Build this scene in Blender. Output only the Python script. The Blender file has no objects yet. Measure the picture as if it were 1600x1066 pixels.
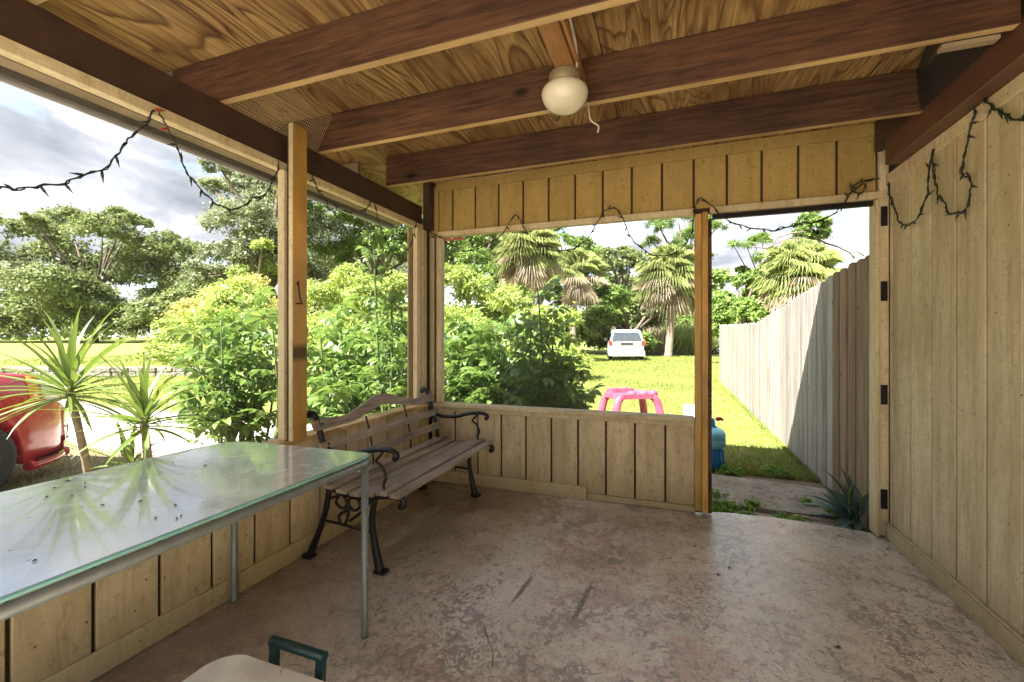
import bpy, bmesh, math, random
import numpy as np
from mathutils import Vector, Matrix
random.seed(7); rng = np.random.default_rng(7)
R = math.radians
sc = bpy.context.scene
COL = sc.collection
YAW, CAMH, F, HZ = R(20), 1.22, 686.0, 527.0

# ------------------------------------------------------------------ camera, sky, sun, exposure
cd = bpy.data.cameras.new('camera'); cam = bpy.data.objects.new('camera', cd); COL.objects.link(cam)
cam.location = (0, 0, CAMH); cam.rotation_euler = (R(90), 0, YAW)
cd.sensor_width = 36; cd.lens = F/1600*36; cd.shift_y = -6/1600; cd.clip_start = .05; cd.clip_end = 2000
sc.camera = cam
SUNV = Vector((.33, .68, -1.0)).normalized()          # direction the light travels
SUN_EL = math.asin(-SUNV.z); SUN_AZ = math.atan2(-SUNV.x, -SUNV.y)
w = bpy.data.worlds.new('World'); sc.world = w; w.use_nodes = True
nt = w.node_tree; nt.nodes.clear()
def wn(t, **k):
    n = nt.nodes.new(t)
    for a, b in k.items(): setattr(n, a, b)
    return n
out = wn('ShaderNodeOutputWorld'); bg = wn('ShaderNodeBackground'); bg.inputs['Strength'].default_value = .12
sky = wn('ShaderNodeTexSky'); sky.sky_type = 'NISHITA'; sky.sun_disc = False
sky.sun_elevation = SUN_EL; sky.sun_rotation = SUN_AZ; sky.air_density = 1.0; sky.dust_density = 1.2
tc = wn('ShaderNodeTexCoord'); sep = wn('ShaderNodeSeparateXYZ'); nt.links.new(tc.outputs['Generated'], sep.inputs[0])
mx = wn('ShaderNodeMath', operation='MAXIMUM'); nt.links.new(sep.outputs['Z'], mx.inputs[0]); mx.inputs[1].default_value = 0.0
ad = wn('ShaderNodeMath', operation='ADD'); nt.links.new(mx.outputs[0], ad.inputs[0]); ad.inputs[1].default_value = .22
vd = wn('ShaderNodeVectorMath', operation='DIVIDE'); cb = wn('ShaderNodeCombineXYZ')
for i in range(3): nt.links.new(ad.outputs[0], cb.inputs[i])
nt.links.new(tc.outputs['Generated'], vd.inputs[0]); nt.links.new(cb.outputs[0], vd.inputs[1])
def wnoise(scale, detail, rough, off, dist=0.0):
    mp = wn('ShaderNodeMapping'); mp.inputs['Location'].default_value = off; mp.inputs['Scale'].default_value = (1, 1, .5)
    n = wn('ShaderNodeTexNoise'); n.inputs['Scale'].default_value = scale; n.inputs['Detail'].default_value = detail
    n.inputs['Roughness'].default_value = rough; n.inputs['Distortion'].default_value = dist
    nt.links.new(vd.outputs[0], mp.inputs[0]); nt.links.new(mp.outputs[0], n.inputs['Vector']); return n.outputs['Fac']
def wramp(src, stops):
    r = wn('ShaderNodeValToRGB'); nt.links.new(src, r.inputs[0]); e = r.color_ramp.elements
    e[0].position, e[0].color = stops[0][0], (*stops[0][1], 1); e[1].position, e[1].color = stops[-1][0], (*stops[-1][1], 1)
    for p, c in stops[1:-1]:
        x = e.new(p); x.color = (*c, 1)
    return r.outputs[0]
cover = wramp(wnoise(1.15, 7, .55, (3.1, 1.7, .4), .3), [(.32, (0, 0, 0)), (.48, (1, 1, 1))])
ccol = wramp(wnoise(1.7, 8, .58, (8.4, 2.2, .3), .5), [(.34, (.56, .62, .72)), (.50, (1.02, 1.07, 1.17)), (.68, (2.2, 2.22, 2.3))])
mix = wn('ShaderNodeMix', data_type='RGBA'); nt.links.new(cover, mix.inputs[0]); nt.links.new(sky.outputs[0], mix.inputs[6]); nt.links.new(ccol, mix.inputs[7])
nt.links.new(mix.outputs[2], bg.inputs['Color']); nt.links.new(bg.outputs[0], out.inputs[0])
sd = bpy.data.lights.new('sun', 'SUN'); sd.energy = 3.7; sd.angle = R(.53); sd.color = (1, .965, .91)
so = bpy.data.objects.new('sun', sd); COL.objects.link(so); so.location = (-10, -10, 30)
so.rotation_euler = SUNV.to_track_quat('-Z', 'Y').to_euler()
vs = sc.view_settings; vs.view_transform = 'Standard'; vs.look = 'None'; vs.gamma = 1; vs.use_curve_mapping = False; vs.exposure = 2.95
sc.cycles.max_bounces = 10; sc.cycles.diffuse_bounces = 7; sc.cycles.glossy_bounces = 3; sc.cycles.transparent_max_bounces = 12
sc.cycles.sample_clamp_indirect = 6; sc.cycles.use_denoising = True

# ------------------------------------------------------------------ measuring helpers
def ray(u, v):
    r = (u-800)/F; s, c = math.sin(YAW), math.cos(YAW)
    return Vector((-s+c*r, c+s*r, (HZ-v)/F))
def at_d(u, v, d): return Vector((0, 0, CAMH)) + ray(u, v)*d
def on_x(u, v, x): q = ray(u, v); return Vector((0, 0, CAMH)) + q*(x/q.x)
def on_y(u, v, y): q = ray(u, v); return Vector((0, 0, CAMH)) + q*(y/q.y)
def on_z(u, v, z): q = ray(u, v); return Vector((0, 0, CAMH)) + q*((z-CAMH)/q.z)
def gd(u, d, z=-.1): p = at_d(u, 527, d); p.z = z; return p

# ------------------------------------------------------------------ materials
class MB:
    def __init__(s, name, rough=.7, spec=.5):
        s.m = bpy.data.materials.new(name); s.m.use_nodes = True; s.t = s.m.node_tree
        s.b = s.t.nodes['Principled BSDF']; s.b.inputs['Roughness'].default_value = rough
        s.b.inputs['Specular IOR Level'].default_value = spec
        s.tc = s.t.nodes.new('ShaderNodeTexCoord'); s.oi = s.t.nodes.new('ShaderNodeObjectInfo')
    def n(s, t, **k):
        x = s.t.nodes.new(t)
        for a, b in k.items(): setattr(x, a, b)
        return x
    def l(s, a, b): s.t.links.new(a, b)
    def vec(s, scale=(1, 1, 1), rand=0.0, coord='Object'):
        mp = s.n('ShaderNodeMapping'); mp.inputs['Scale'].default_value = scale; s.l(s.tc.outputs[coord], mp.inputs[0])
        if rand:
            mu = s.n('ShaderNodeMath', operation='MULTIPLY'); s.l(s.oi.outputs['Random'], mu.inputs[0]); mu.inputs[1].default_value = rand
            cb = s.n('ShaderNodeCombineXYZ')
            for i in range(3): s.l(mu.outputs[0], cb.inputs[i])
            s.l(cb.outputs[0], mp.inputs['Location'])
        return mp.outputs[0]
    def noise(s, vec, scale=5, detail=4, rough=.55, dist=0):
        x = s.n('ShaderNodeTexNoise'); s.l(vec, x.inputs['Vector'])
        for a, b in (('Scale', scale), ('Detail', detail), ('Roughness', rough), ('Distortion', dist)): x.inputs[a].default_value = b
        return x.outputs['Fac']
    def wave(s, vec, scale, dist, detail=2, dscale=1, axis='X'):
        x = s.n('ShaderNodeTexWave', bands_direction=axis); s.l(vec, x.inputs['Vector'])
        for a, b in (('Scale', scale), ('Distortion', dist), ('Detail', detail), ('Detail Scale', dscale)): x.inputs[a].default_value = b
        return x.outputs['Fac']
    def vor(s, vec, scale, feat='F1'):
        x = s.n('ShaderNodeTexVoronoi', feature=feat); s.l(vec, x.inputs['Vector']); x.inputs['Scale'].default_value = scale
        return x.outputs['Distance']
    def ramp(s, src, stops):
        r = s.n('ShaderNodeValToRGB'); s.l(src, r.inputs[0]); e = r.color_ramp.elements
        def c4(c): return (c, c, c, 1) if isinstance(c, (int, float)) else (*c, 1)
        e[0].position, e[0].color = stops[0][0], c4(stops[0][1]); e[1].position, e[1].color = stops[-1][0], c4(stops[-1][1])
        for p, c in stops[1:-1]: x = e.new(p); x.color = c4(c)
        return r.outputs[0]
    def mix(s, f, a, b, mode='MIX'):
        x = s.n('ShaderNodeMix', data_type='RGBA', blend_type=mode)
        for i, v in ((0, f), (6, a), (7, b)):
            if isinstance(v, (int, float)) and i == 0: x.inputs[0].default_value = v
            elif isinstance(v, (tuple, list)): x.inputs[i].default_value = (*v, 1)
            else: s.l(v, x.inputs[i])
        return x.outputs[2]
    def math(s, op, a, b=0.0):
        x = s.n('ShaderNodeMath', operation=op)
        for i, v in ((0, a), (1, b)):
            if isinstance(v, (int, float)): x.inputs[i].default_value = v
            else: s.l(v, x.inputs[i])
        return x.outputs[0]
    def hsv(s, c, v, h=.5, sat=1.0):
        x = s.n('ShaderNodeHueSaturation'); s.l(c, x.inputs['Color'])
        for nme, val in (('Value', v), ('Hue', h), ('Saturation', sat)):
            if isinstance(val, (int, float)): x.inputs[nme].default_value = val
            else: s.l(val, x.inputs[nme])
        return x.outputs[0]
    def col(s, c):
        if isinstance(c, tuple): s.b.inputs['Base Color'].default_value = (*c, 1)
        else: s.l(c, s.b.inputs['Base Color'])
    def rough(s, r):
        if isinstance(r, (int, float)): s.b.inputs['Roughness'].default_value = r
        else: s.l(r, s.b.inputs['Roughness'])
    def bump(s, h, strength=.3, dist=.01):
        x = s.n('ShaderNodeBump'); s.l(h, x.inputs['Height']); x.inputs['Strength'].default_value = strength; x.inputs['Distance'].default_value = dist
        s.l(x.outputs[0], s.b.inputs['Normal'])

def simple(name, c, rough=.6, metal=0.0, var=.15, scale=12, spec=.5, bump=0.0):
    b = MB(name, rough, spec); b.b.inputs['Metallic'].default_value = metal
    nz = b.noise(b.vec(), scale, 5)
    b.col(b.ramp(nz, [(.3, tuple(x*(1-var) for x in c)), (.7, tuple(min(1, x*(1+var)) for x in c))]))
    if bump: b.bump(nz, bump, .004)
    return b.m

def wood(name, c_lo, c_hi, axis=0, rough=.7, knots=True, streak=28, grime=None, fig=0.0, bump=.35, spec=.35):
    """board stain with grain running along axis"""
    b = MB(name, rough, spec); sc3 = [1, 1, 1]
    sc3[axis] = .07
    v = b.vec(tuple(sc3), 7.0)
    g = b.noise(v, streak, 6, .62, .8)
    c = b.ramp(g, [(.28, c_lo), (.52, tuple((p+q)/2 for p, q in zip(c_lo, c_hi))), (.74, c_hi)])
    if fig:
        v2 = [1, 1, 1]; v2[axis] = .16
        wv = b.wave(b.vec(tuple(v2), 5.0), 5.0, 13.0, 3, 1.1, 'X' if axis != 0 else 'Y')
        c = b.mix(b.math('MULTIPLY', b.ramp(wv, [(.25, 1.0), (.75, 0.0)]), fig), c, tuple(x*.45 for x in c_lo))
    big = b.noise(b.vec((1, 1, 1), 3.0), 2.2, 3)
    c = b.hsv(c, b.math('ADD', b.math('MULTIPLY', big, 1.5), .25))
    if knots:
        s2 = [1, 1, 1]; s2[axis] = .45
        s2[1 if axis == 0 else (2 if axis == 1 else 1)] *= .02; k = b.vor(b.vec(tuple(s2), 9.0), 4.6)
        c = b.mix(b.ramp(k, [(.07, .92), (.13, 0.0)]), c, tuple(x*.15 for x in c_lo))
    if grime:
        gm = b.ramp(b.noise(b.vec((1, 1, .35), 2.0), 5, 6, .65), [(.5, 0.0), (.72, .7)])
        c = b.mix(gm, c, grime)
    c = b.hsv(c, b.math('ADD', b.math('MULTIPLY', b.oi.outputs['Random'], .3), .85))
    b.col(c); b.bump(g, bump, .004); return b.m

M = {}
def siding(name, base, stain, amount=.5, horiz_axis='y'):
    b = MB(name, .62, .35)
    saw = b.noise(b.vec((.12, .12, 1) if True else None, 4.0), 160, 2, .5)
    saw2 = b.noise(b.vec((1, 1, 1), 4.0), 60, 3, .6)
    blot = b.noise(b.vec((1, 1, .22), 3.0), 6.5, 7, .66, .5)
    fine = b.noise(b.vec((1, 1, .5)), 38, 5, .7)
    c = b.mix(b.ramp(blot, [(.42, 0.0), (.66, amount)]), base, stain); drip = b.noise(b.vec((1, 1, .06), 5.0), 24, 6, .7, .6); c = b.mix(b.ramp(drip, [(.53, 0.0), (.68, amount*.8)]), c, tuple(x*.8 for x in stain))
    c = b.mix(b.ramp(fine, [(.54, 0.0), (.72, .6)]), c, tuple(x*.6 for x in stain))
    c = b.mix(b.math('MULTIPLY', b.ramp(saw, [(.40, 1.0), (.6, 0.0)]), .28), c, tuple(x*.62 for x in base))
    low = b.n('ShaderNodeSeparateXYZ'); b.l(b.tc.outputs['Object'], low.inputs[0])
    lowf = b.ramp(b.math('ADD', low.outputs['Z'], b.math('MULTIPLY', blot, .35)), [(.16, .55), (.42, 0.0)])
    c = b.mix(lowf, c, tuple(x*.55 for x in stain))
    c = b.hsv(c, b.math('ADD', b.math('MULTIPLY', b.oi.outputs['Random'], .16), .92))
    dots = b.vor(b.vec((1, 1, 1), 8.0), 15.0)
    c = b.mix(b.ramp(dots, [(.05, .85), (.085, 0.0)]), c, (.07, .045, .025))
    b.col(c); b.bump(b.math('ADD', saw, b.math('MULTIPLY', saw2, .7)), .35, .004); return b.m
M['siding'] = siding('cream_painted_siding', (.72, .58, .34), (.29, .20, .09), .55)
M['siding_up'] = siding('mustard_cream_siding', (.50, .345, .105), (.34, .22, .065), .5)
M['siding_right'] = siding('stained_cream_siding', (.76, .63, .40), (.45, .34, .17), .75)
M['trim'] = siding('cream_trim_paint', (.72, .60, .36), (.40, .29, .13), .5)
M['groove'] = simple('dark_groove', (.06, .032, .012), .8)
M['orange'] = wood('mustard_orange_paint', (.42, .225, .05), (.56, .33, .09), 2, .5, True, 14, None, 0, .15)
M['rafter'] = wood('red_brown_rafter', (.034, .016, .009), (.150, .068, .030), 0, .62, True, 55)
M['beam'] = simple('dark_brown_paint', (.060, .032, .022), .5, 0, .2, 9, .4, .1)
M['beam_r'] = simple('red_brown_paint', (.115, .050, .030), .45, 0, .15, 7, .4, .1)
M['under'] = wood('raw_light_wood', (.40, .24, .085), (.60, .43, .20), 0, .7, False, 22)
M['under_c'] = wood('raw_cross_wood', (.22, .10, .03), (.40, .21, .075), 1, .7, True, 22)
M['tail'] = wood('tan_painted_tail', (.26, .19, .11), (.36, .28, .17), 0, .7, False, 18)
def plywood():
    b = MB('figured_plywood', .62, .35)
    warp = b.noise(b.vec((1, .32, 1), 6.0), 2.4, 3, .5)
    # contour lines of a stretched height field: the cathedral figure of rotary cut fir
    f = b.noise(b.vec((1, .17, 1), 6.0), 2.8, 2.6, .48, .9)
    rings = b.math('FRACT', b.math('MULTIPLY', f, 21.0))
    ln = b.ramp(rings, [(0.0, .0), (.55, .25), (.86, 1.0), (.97, .1)])
    g = b.noise(b.vec((1, .045, 1), 6.0), 70, 6, .7)
    c = b.ramp(g, [(.3, (.18, .10, .032)), (.7, (.60, .40, .15))])
    patch_ = b.ramp(b.noise(b.vec((1, .4, 1), 4.0), 3.2, 4, .6), [(.35, .55), (.55, 1.0)])
    c = b.mix(b.math('MULTIPLY', ln, b.math('MULTIPLY', patch_, .95)), c, (.075, .028, .010))
    c = b.mix(b.ramp(b.noise(b.vec((1, .09, 1), 3.0), 13, 4, .6), [(.58, 0.0), (.70, .7)]), c, (.10, .045, .015))
    big = b.noise(b.vec((1, .5, 1), 2.0), 1.8, 4, .6)
    c = b.mix(b.ramp(big, [(.42, 0.0), (.62, .7)]), c, (.12, .052, .016))
    k = b.vor(b.vec((1, .4, 1), 9.0), 2.1)
    c = b.mix(b.ramp(k, [(.028, .95), (.05, 0.0)]), c, (.02, .01, .005))
    b.col(c); b.bump(ln, .3, .003); return b.m
M['ply'] = plywood()
def floor_mat():
    b = MB('worn_painted_concrete', .4, .5)
    v = b.vec()
    big = b.noise(v, 1.15, 5, .6, .4); mid = b.noise(v, 4.5, 8, .68, 1.2); fine = b.noise(v, 19, 8, .74, 1.6); f2 = b.noise(b.vec((1, 1, 1)), 60, 5, .7, .8)
    c = b.ramp(b.noise(v, 3, 6, .7), [(.3, (.52, .455, .365)), (.7, (.71, .64, .54))])
    c = b.hsv(c, b.math('ADD', b.math('MULTIPLY', f2, .5), .75))
    zone = b.noise(b.vec((1, 1, 1), 0), .85, 3, .5, .6)
    red = b.ramp(b.math('ADD', b.math('MULTIPLY', mid, .55), b.math('MULTIPLY', zone, .55)), [(.555, 0.0), (.60, .75)])
    c = b.mix(b.math('MULTIPLY', red, b.ramp(fine, [(.42, 1.0), (.55, .2)])), c, (.46, .25, .20))
    wear = b.math('ADD', b.math('MULTIPLY', b.noise(v, 2.1, 6, .6, .9), .34), b.math('MULTIPLY', fine, .66))
    c = b.mix(b.ramp(wear, [(.525, 0.0), (.55, .85)]), c, (.23, .19, .155))
    streak = b.noise(b.vec((1, .6, 1), 0), 30, 8, .78, .9)
    c = b.mix(b.math('MULTIPLY', b.ramp(streak, [(.53, 0.0), (.59, .8)]), b.ramp(mid, [(.38, .25), (.55, 1.0)])), c, (.24, .195, .16))
    f3 = b.ramp(b.math('ABSOLUTE', b.math('SUBTRACT', b.noise(v, 11, 7, .7, 2.2), .5)), [(.0, .55), (.016, 0.0)]); c = b.mix(b.math('MULTIPLY', f3, b.ramp(mid, [(.42, 0.0), (.52, 1.0)])), c, (.20, .16, .13))
    w2 = b.math('ADD', b.math('MULTIPLY', big, .45), b.math('MULTIPLY', b.noise(v, 27, 6, .75, 1.0), .55))
    c = b.mix(b.ramp(w2, [(.41, .7), (.455, 0.0)]), c, (.33, .28, .24))
    c = b.mix(b.ramp(b.vor(b.vec((1, 1, 1), 0), 38), [(.08, .75), (.13, 0.0)]), c, (.16, .12, .10))
    # darker brown towards the left side, under the bench and table
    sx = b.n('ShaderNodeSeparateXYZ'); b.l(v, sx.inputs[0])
    left_dark = b.ramp(b.math('ADD', b.math('MULTIPLY', sx.outputs['X'], -.4), b.math('MULTIPLY', big, .5)), [(.55, 0.0), (1.0, .6)])
    c = b.mix(left_dark, c, (.13, .085, .055))
    sp = b.vor(v, 4.0); c = b.mix(b.ramp(sp, [(.022, .9), (.034, 0.0)]), c, (.04, .03, .025))
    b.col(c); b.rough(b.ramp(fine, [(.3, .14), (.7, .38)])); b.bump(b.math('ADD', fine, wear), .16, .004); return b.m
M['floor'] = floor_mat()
def concrete():
    b = MB('weathered_concrete', .85, .3); v = b.vec()
    n1 = b.noise(v, 3, 6, .65); n2 = b.noise(v, 40, 5, .7)
    c = b.ramp(n1, [(.3, (.28, .235, .18)), (.7, (.48, .42, .34))]); c = b.mix(b.ramp(n2, [(.5, 0.0), (.7, .7)]), c, (.12, .095, .07))
    c = b.mix(b.ramp(b.noise(v, 7, 8, .75, 2), [(.5, 0.0), (.62, .7)]), c, (.11, .085, .06))
    b.col(c); b.bump(n2, .6, .01); return b.m
M['concrete'] = concrete(); M['bounce_slab'] = simple('pale_bounce_concrete', (.40, .37, .32), .9, 0, .2, 6, .2, .3)
def picket_mat(name, lo, hi):
    b = MB(name, .85, .2); g = b.noise(b.vec((1, 1, .045), 6.0), 34, 6, .65, .5)
    c = b.ramp(g, [(.28, lo), (.7, hi)]); big = b.noise(b.vec((1, 1, .3), 3.0), 3.5, 4)
    c = b.hsv(c, b.math('ADD', b.math('MULTIPLY', big, .6), .7))
    c = b.hsv(c, b.math('ADD', b.math('MULTIPLY', b.oi.outputs['Random'], .4), .8))
    k = b.vor(b.vec((1, 1, .6), 9.0), 5.0); c = b.mix(b.ramp(k, [(.04, .8), (.075, 0.0)]), c, tuple(x*.3 for x in lo))
    b.col(c); b.bump(g, .5, .006); return b.m
M['picket'] = picket_mat('grey_weathered_picket', (.18, .15, .125), (.43, .39, .345))
M['picket_b'] = picket_mat('brown_stained_picket', (.13, .085, .055), (.36, .255, .17))
M['slat'] = wood('grey_weathered_slat', (.15, .115, .085), (.42, .335, .25), 1, .75, False, 30, None, 0, .5)
M['iron'] = simple('black_cast_iron', (.012, .012, .013), .42, .3, .3, 30, .5, .15)
M['steel'] = simple('grey_green_tube_steel', (.20, .22, .205), .42, .4, .15, 30)
M['plate'] = simple('dark_hinge_steel', (.018, .013, .012), .5, .4)
def glass_top():
    b = MB('dusty_frosted_table_glass', .12, .5)
    v = b.vec(); n1 = b.noise(v, 9, 7, .7, 1.2); n2 = b.noise(v, 55, 5, .7)
    c = b.ramp(n1, [(.35, (.50, .56, .54)), (.65, (.64, .68, .66))])
    c = b.mix(b.ramp(n2, [(.58, 0.0), (.74, .5)]), c, (.40, .42, .38))
    sp = b.vor(v, 13.0); c = b.mix(b.ramp(sp, [(.05, .9), (.08, 0.0)]), c, (.05, .045, .035))
    b.col(c); b.rough(b.ramp(n1, [(.35, .10), (.50, .17), (.72, .45)])); b.b.inputs['IOR'].default_value = 1.9
    b.b.inputs['Coat Weight'].default_value = 1.0; b.b.inputs['Coat Roughness'].default_value = .06
    b.bump(n2, .03, .002); return b.m
M['glass_top'] = glass_top()
M['glass_edge'] = simple('green_glass_edge', (.22, .48, .42), .15)
M['opal'] = simple('opal_glass_globe', (.62, .56, .40), .18, 0, .05, 8)
M['brass'] = simple('dull_cream_brass', (.33, .27, .15), .4, .3)
M['wire'] = simple('green_wire', (.010, .020, .012), .5)
M['bulb'] = simple('bulb_holder', (.014, .022, .014), .4)
M['bulb_red'] = simple('red_bulb', (.45, .02, .02), .2)
M['white_wire'] = simple('white_cable', (.55, .5, .4), .5)
M['cooler'] = simple('dirty_beige_plastic', (.72, .71, .64), .5, 0, .25, 7, .4, .1)
M['cooler_dark'] = simple('dark_green_plastic', (.006, .034, .038), .35)
M['pink'] = simple('faded_pink_plastic', (.50, .075, .13), .45, 0, .3, 9)
M['toyblue'] = simple('blue_plastic', (.03, .24, .66), .4); M['toycyan'] = simple('light_blue_plastic', (.22, .60, .76), .4)
M['toyred'] = simple('red_plastic', (.65, .03, .02), .4); M['toywhite'] = simple('white_plastic', (.62, .66, .72), .5, 0, .2, 25)
M['stone'] = simple('grey_wall_stone', (.20, .18, .15), .9, 0, .45, 14, .3, .5)
M['gravel'] = simple('white_sand_gravel', (.50, .45, .39), .95, 0, .25, 22, .2, .6)
M['roofing'] = simple('roofing_felt', (.12, .12, .12), .9)
M['fascia'] = simple('grey_brown_fascia', (.115, .10, .085), .6, 0, .15, 20)
M['soffit'] = simple('white_soffit', (.50, .50, .48), .6)
M['redpaint'] = simple('red_slatted_paint', (.50, .10, .06), .5)
def carpaint(name, c):
    b = MB(name, .28, .5); b.b.inputs['Coat Weight'].default_value = .6; b.b.inputs['Coat Roughness'].default_value = .08
    n = b.noise(b.vec(), 5, 6, .6); b.col(b.ramp(n, [(.3, tuple(x*.9 for x in c)), (.7, c)]))
    b.rough(b.ramp(b.noise(b.vec(), 20, 5), [(.4, .25), (.7, .45)])); return b.m
M['carred'] = carpaint('red_car_paint', (.42, .012, .022)); M['carwhite'] = carpaint('white_car_paint', (.58, .59, .59)); M['cargrey'] = carpaint('grey_car_paint', (.12, .13, .15))
M['carglass'] = simple('dark_car_glass', (.05, .06, .07), .06, 0, .1, 5); M['tyre'] = simple('tyre_rubber', (.018, .018, .018), .8); M['rim'] = simple('alloy_rim', (.45, .45, .45), .3, .8)
M['lens_w'] = simple('clear_headlamp', (.60, .58, .50), .12); M['lens_o'] = simple('orange_lamp', (.75, .22, .02), .15); M['lens_r'] = simple('red_lamp', (.55, .03, .02), .2)
M['blackpl'] = simple('black_plastic', (.02, .02, .02), .5)
M['trunk'] = simple('grey_bark', (.14, .11, .085), .95, 0, .4, 9, .2, .8)
M['palmtrunk'] = simple('palm_bark', (.26, .20, .16), .95, 0, .35, 14, .2, .8)
M['stem_g'] = simple('green_stem', (.09, .12, .035), .7); M['stem_d'] = simple('ringed_grey_stem', (.24, .19, .14), .85, 0, .3, 40, .3, .5)
M['twig'] = simple('dry_twig', (.22, .15, .08), .9); M['stain'] = simple('dark_floor_scuff', (.21, .17, .14), .5, 0, .5, 60)

def leafmat(name, lo, hi, trans=.35, gloss=.025, back=None):
    m = bpy.data.materials.new(name); m.use_nodes = True; t = m.node_tree; t.nodes.clear()
    o = t.nodes.new('ShaderNodeOutputMaterial'); g = t.nodes.new('ShaderNodeNewGeometry'); oi = t.nodes.new('ShaderNodeObjectInfo')
    r = t.nodes.new('ShaderNodeValToRGB'); e = r.color_ramp.elements; e[0].color = (*lo, 1); e[1].color = (*hi, 1)
    t.links.new(g.outputs['Random Per Island'], r.inputs[0])
    tcn = t.nodes.new('ShaderNodeTexCoord'); nz = t.nodes.new('ShaderNodeTexNoise'); nz.inputs['Scale'].default_value = .45; nz.inputs['Detail'].default_value = 3
    t.links.new(tcn.outputs['Object'], nz.inputs['Vector'])
    h = t.nodes.new('ShaderNodeHueSaturation'); t.links.new(r.outputs[0], h.inputs['Color'])
    mm = t.nodes.new('ShaderNodeMath'); mm.operation = 'MULTIPLY_ADD'; t.links.new(nz.outputs['Fac'], mm.inputs[0]); mm.inputs[1].default_value = 1.2; mm.inputs[2].default_value = .4
    t.links.new(mm.outputs[0], h.inputs['Value'])
    d = t.nodes.new('ShaderNodeBsdfDiffuse'); tr = t.nodes.new('ShaderNodeBsdfTranslucent'); gl = t.nodes.new('ShaderNodeBsdfGlossy'); gl.inputs['Roughness'].default_value = .5
    h2 = t.nodes.new('ShaderNodeHueSaturation'); t.links.new(h.outputs[0], h2.inputs['Color']); h2.inputs['Value'].default_value = 1.25; h2.inputs['Hue'].default_value = .49; h2.inputs['Saturation'].default_value = 1.0
    t.links.new(h.outputs[0], d.inputs[0]); t.links.new(h2.outputs[0], tr.inputs[0])
    a = t.nodes.new('ShaderNodeMixShader'); a.inputs[0].default_value = trans; t.links.new(d.outputs[0], a.inputs[1]); t.links.new(tr.outputs[0], a.inputs[2])
    b = t.nodes.new('ShaderNodeMixShader'); b.inputs[0].default_value = gloss; t.links.new(a.outputs[0], b.inputs[1]); t.links.new(gl.outputs[0], b.inputs[2])
    t.links.new(b.outputs[0], o.inputs[0]); return m
M['lf_dark'] = leafmat('dark_olive_leaves', (.082, .12, .034), (.24, .28, .095))
M['lf_grey'] = leafmat('grey_green_leaves', (.12, .155, .07), (.30, .33, .17))
M['lf_mid'] = leafmat('mid_green_leaves', (.075, .14, .028), (.22, .31, .065))
M['lf_lime'] = leafmat('yellow_green_leaves', (.19, .27, .05), (.42, .50, .125), .45)
M['lf_yel'] = leafmat('golden_leaves', (.30, .29, .07), (.50, .45, .13), .45)
M['lf_umb'] = leafmat('glossy_umbrella_leaves', (.075, .15, .028), (.25, .36, .07), .42, .05)
M['lf_palm'] = leafmat('palm_frond_leaves', (.13, .17, .045), (.38, .41, .15), .35)
M['lf_dead'] = leafmat('dead_frond_straw', (.27, .21, .14), (.52, .43, .31), .3)
M['lf_drac'] = leafmat('dracaena_leaves', (.045, .10, .015), (.19, .27, .035), .4, .08)
M['lf_oyster'] = leafmat('oyster_plant_leaves', (.030, .065, .050), (.13, .21, .16), .15, .10)
M['lf_purple'] = leafmat('purple_leaf', (.05, .02, .06), (.12, .03, .16), .2)
M['lf_grass'] = leafmat('grass_blades', (.16, .21, .04), (.34, .38, .10), .4, .02)
M['lf_weed'] = leafmat('fresh_weeds', (.10, .22, .02), (.25, .42, .05), .4, .04)
def groundmat():
    b = MB('lawn_ground', .95, .1); v = b.vec()
    n1 = b.noise(v, .35, 5, .6); n2 = b.noise(v, 3.5, 8, .7); n3 = b.noise(v, 30, 6, .75)
    c = b.ramp(n2, [(.3, (.16, .19, .045)), (.55, (.25, .28, .075)), (.75, (.36, .35, .13))])
    c = b.hsv(c, b.math('ADD', b.math('MULTIPLY', n1, .9), .55)); c = b.mix(b.ramp(n3, [(.45, 0.0), (.75, .5)]), c, (.10, .14, .02))
    # bare sandy soil close to the house
    sx = b.n('ShaderNodeSeparateXYZ'); b.l(v, sx.inputs[0])
    near = b.ramp(b.math('ADD', b.math('MULTIPLY', sx.outputs['Y'], .25), b.math('MULTIPLY', n2, -.9)), [(.80, 1.0), (1.08, 0.0)])
    c = b.mix(near, c, b.ramp(n3, [(.3, (.17, .12, .075)), (.7, (.36, .28, .19))]))
    b.col(c); b.bump(n3, .8, .03); return b.m
M['ground'] = groundmat()
def screenmat():
    m = bpy.data.materials.new('fine_insect_screen'); m.use_nodes = True; t = m.node_tree; t.nodes.clear()
    o = t.nodes.new('ShaderNodeOutputMaterial'); tr = t.nodes.new('ShaderNodeBsdfTransparent'); d = t.nodes.new('ShaderNodeBsdfDiffuse'); d.inputs[0].default_value = (.22, .22, .21, 1)
    a = t.nodes.new('ShaderNodeMixShader'); a.inputs[0].default_value = .06; t.links.new(tr.outputs[0], a.inputs[1]); t.links.new(d.outputs[0], a.inputs[2]); t.links.new(a.outputs[0], o.inputs[0]); return m
M['screen'] = screenmat()
M['mesh_cloth'] = simple('hardware_cloth_wire', (.50, .40, .22), .6, .3); M['mesh_dark'] = simple('dark_hardware_cloth', (.05, .045, .04), .6, .3)

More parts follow.
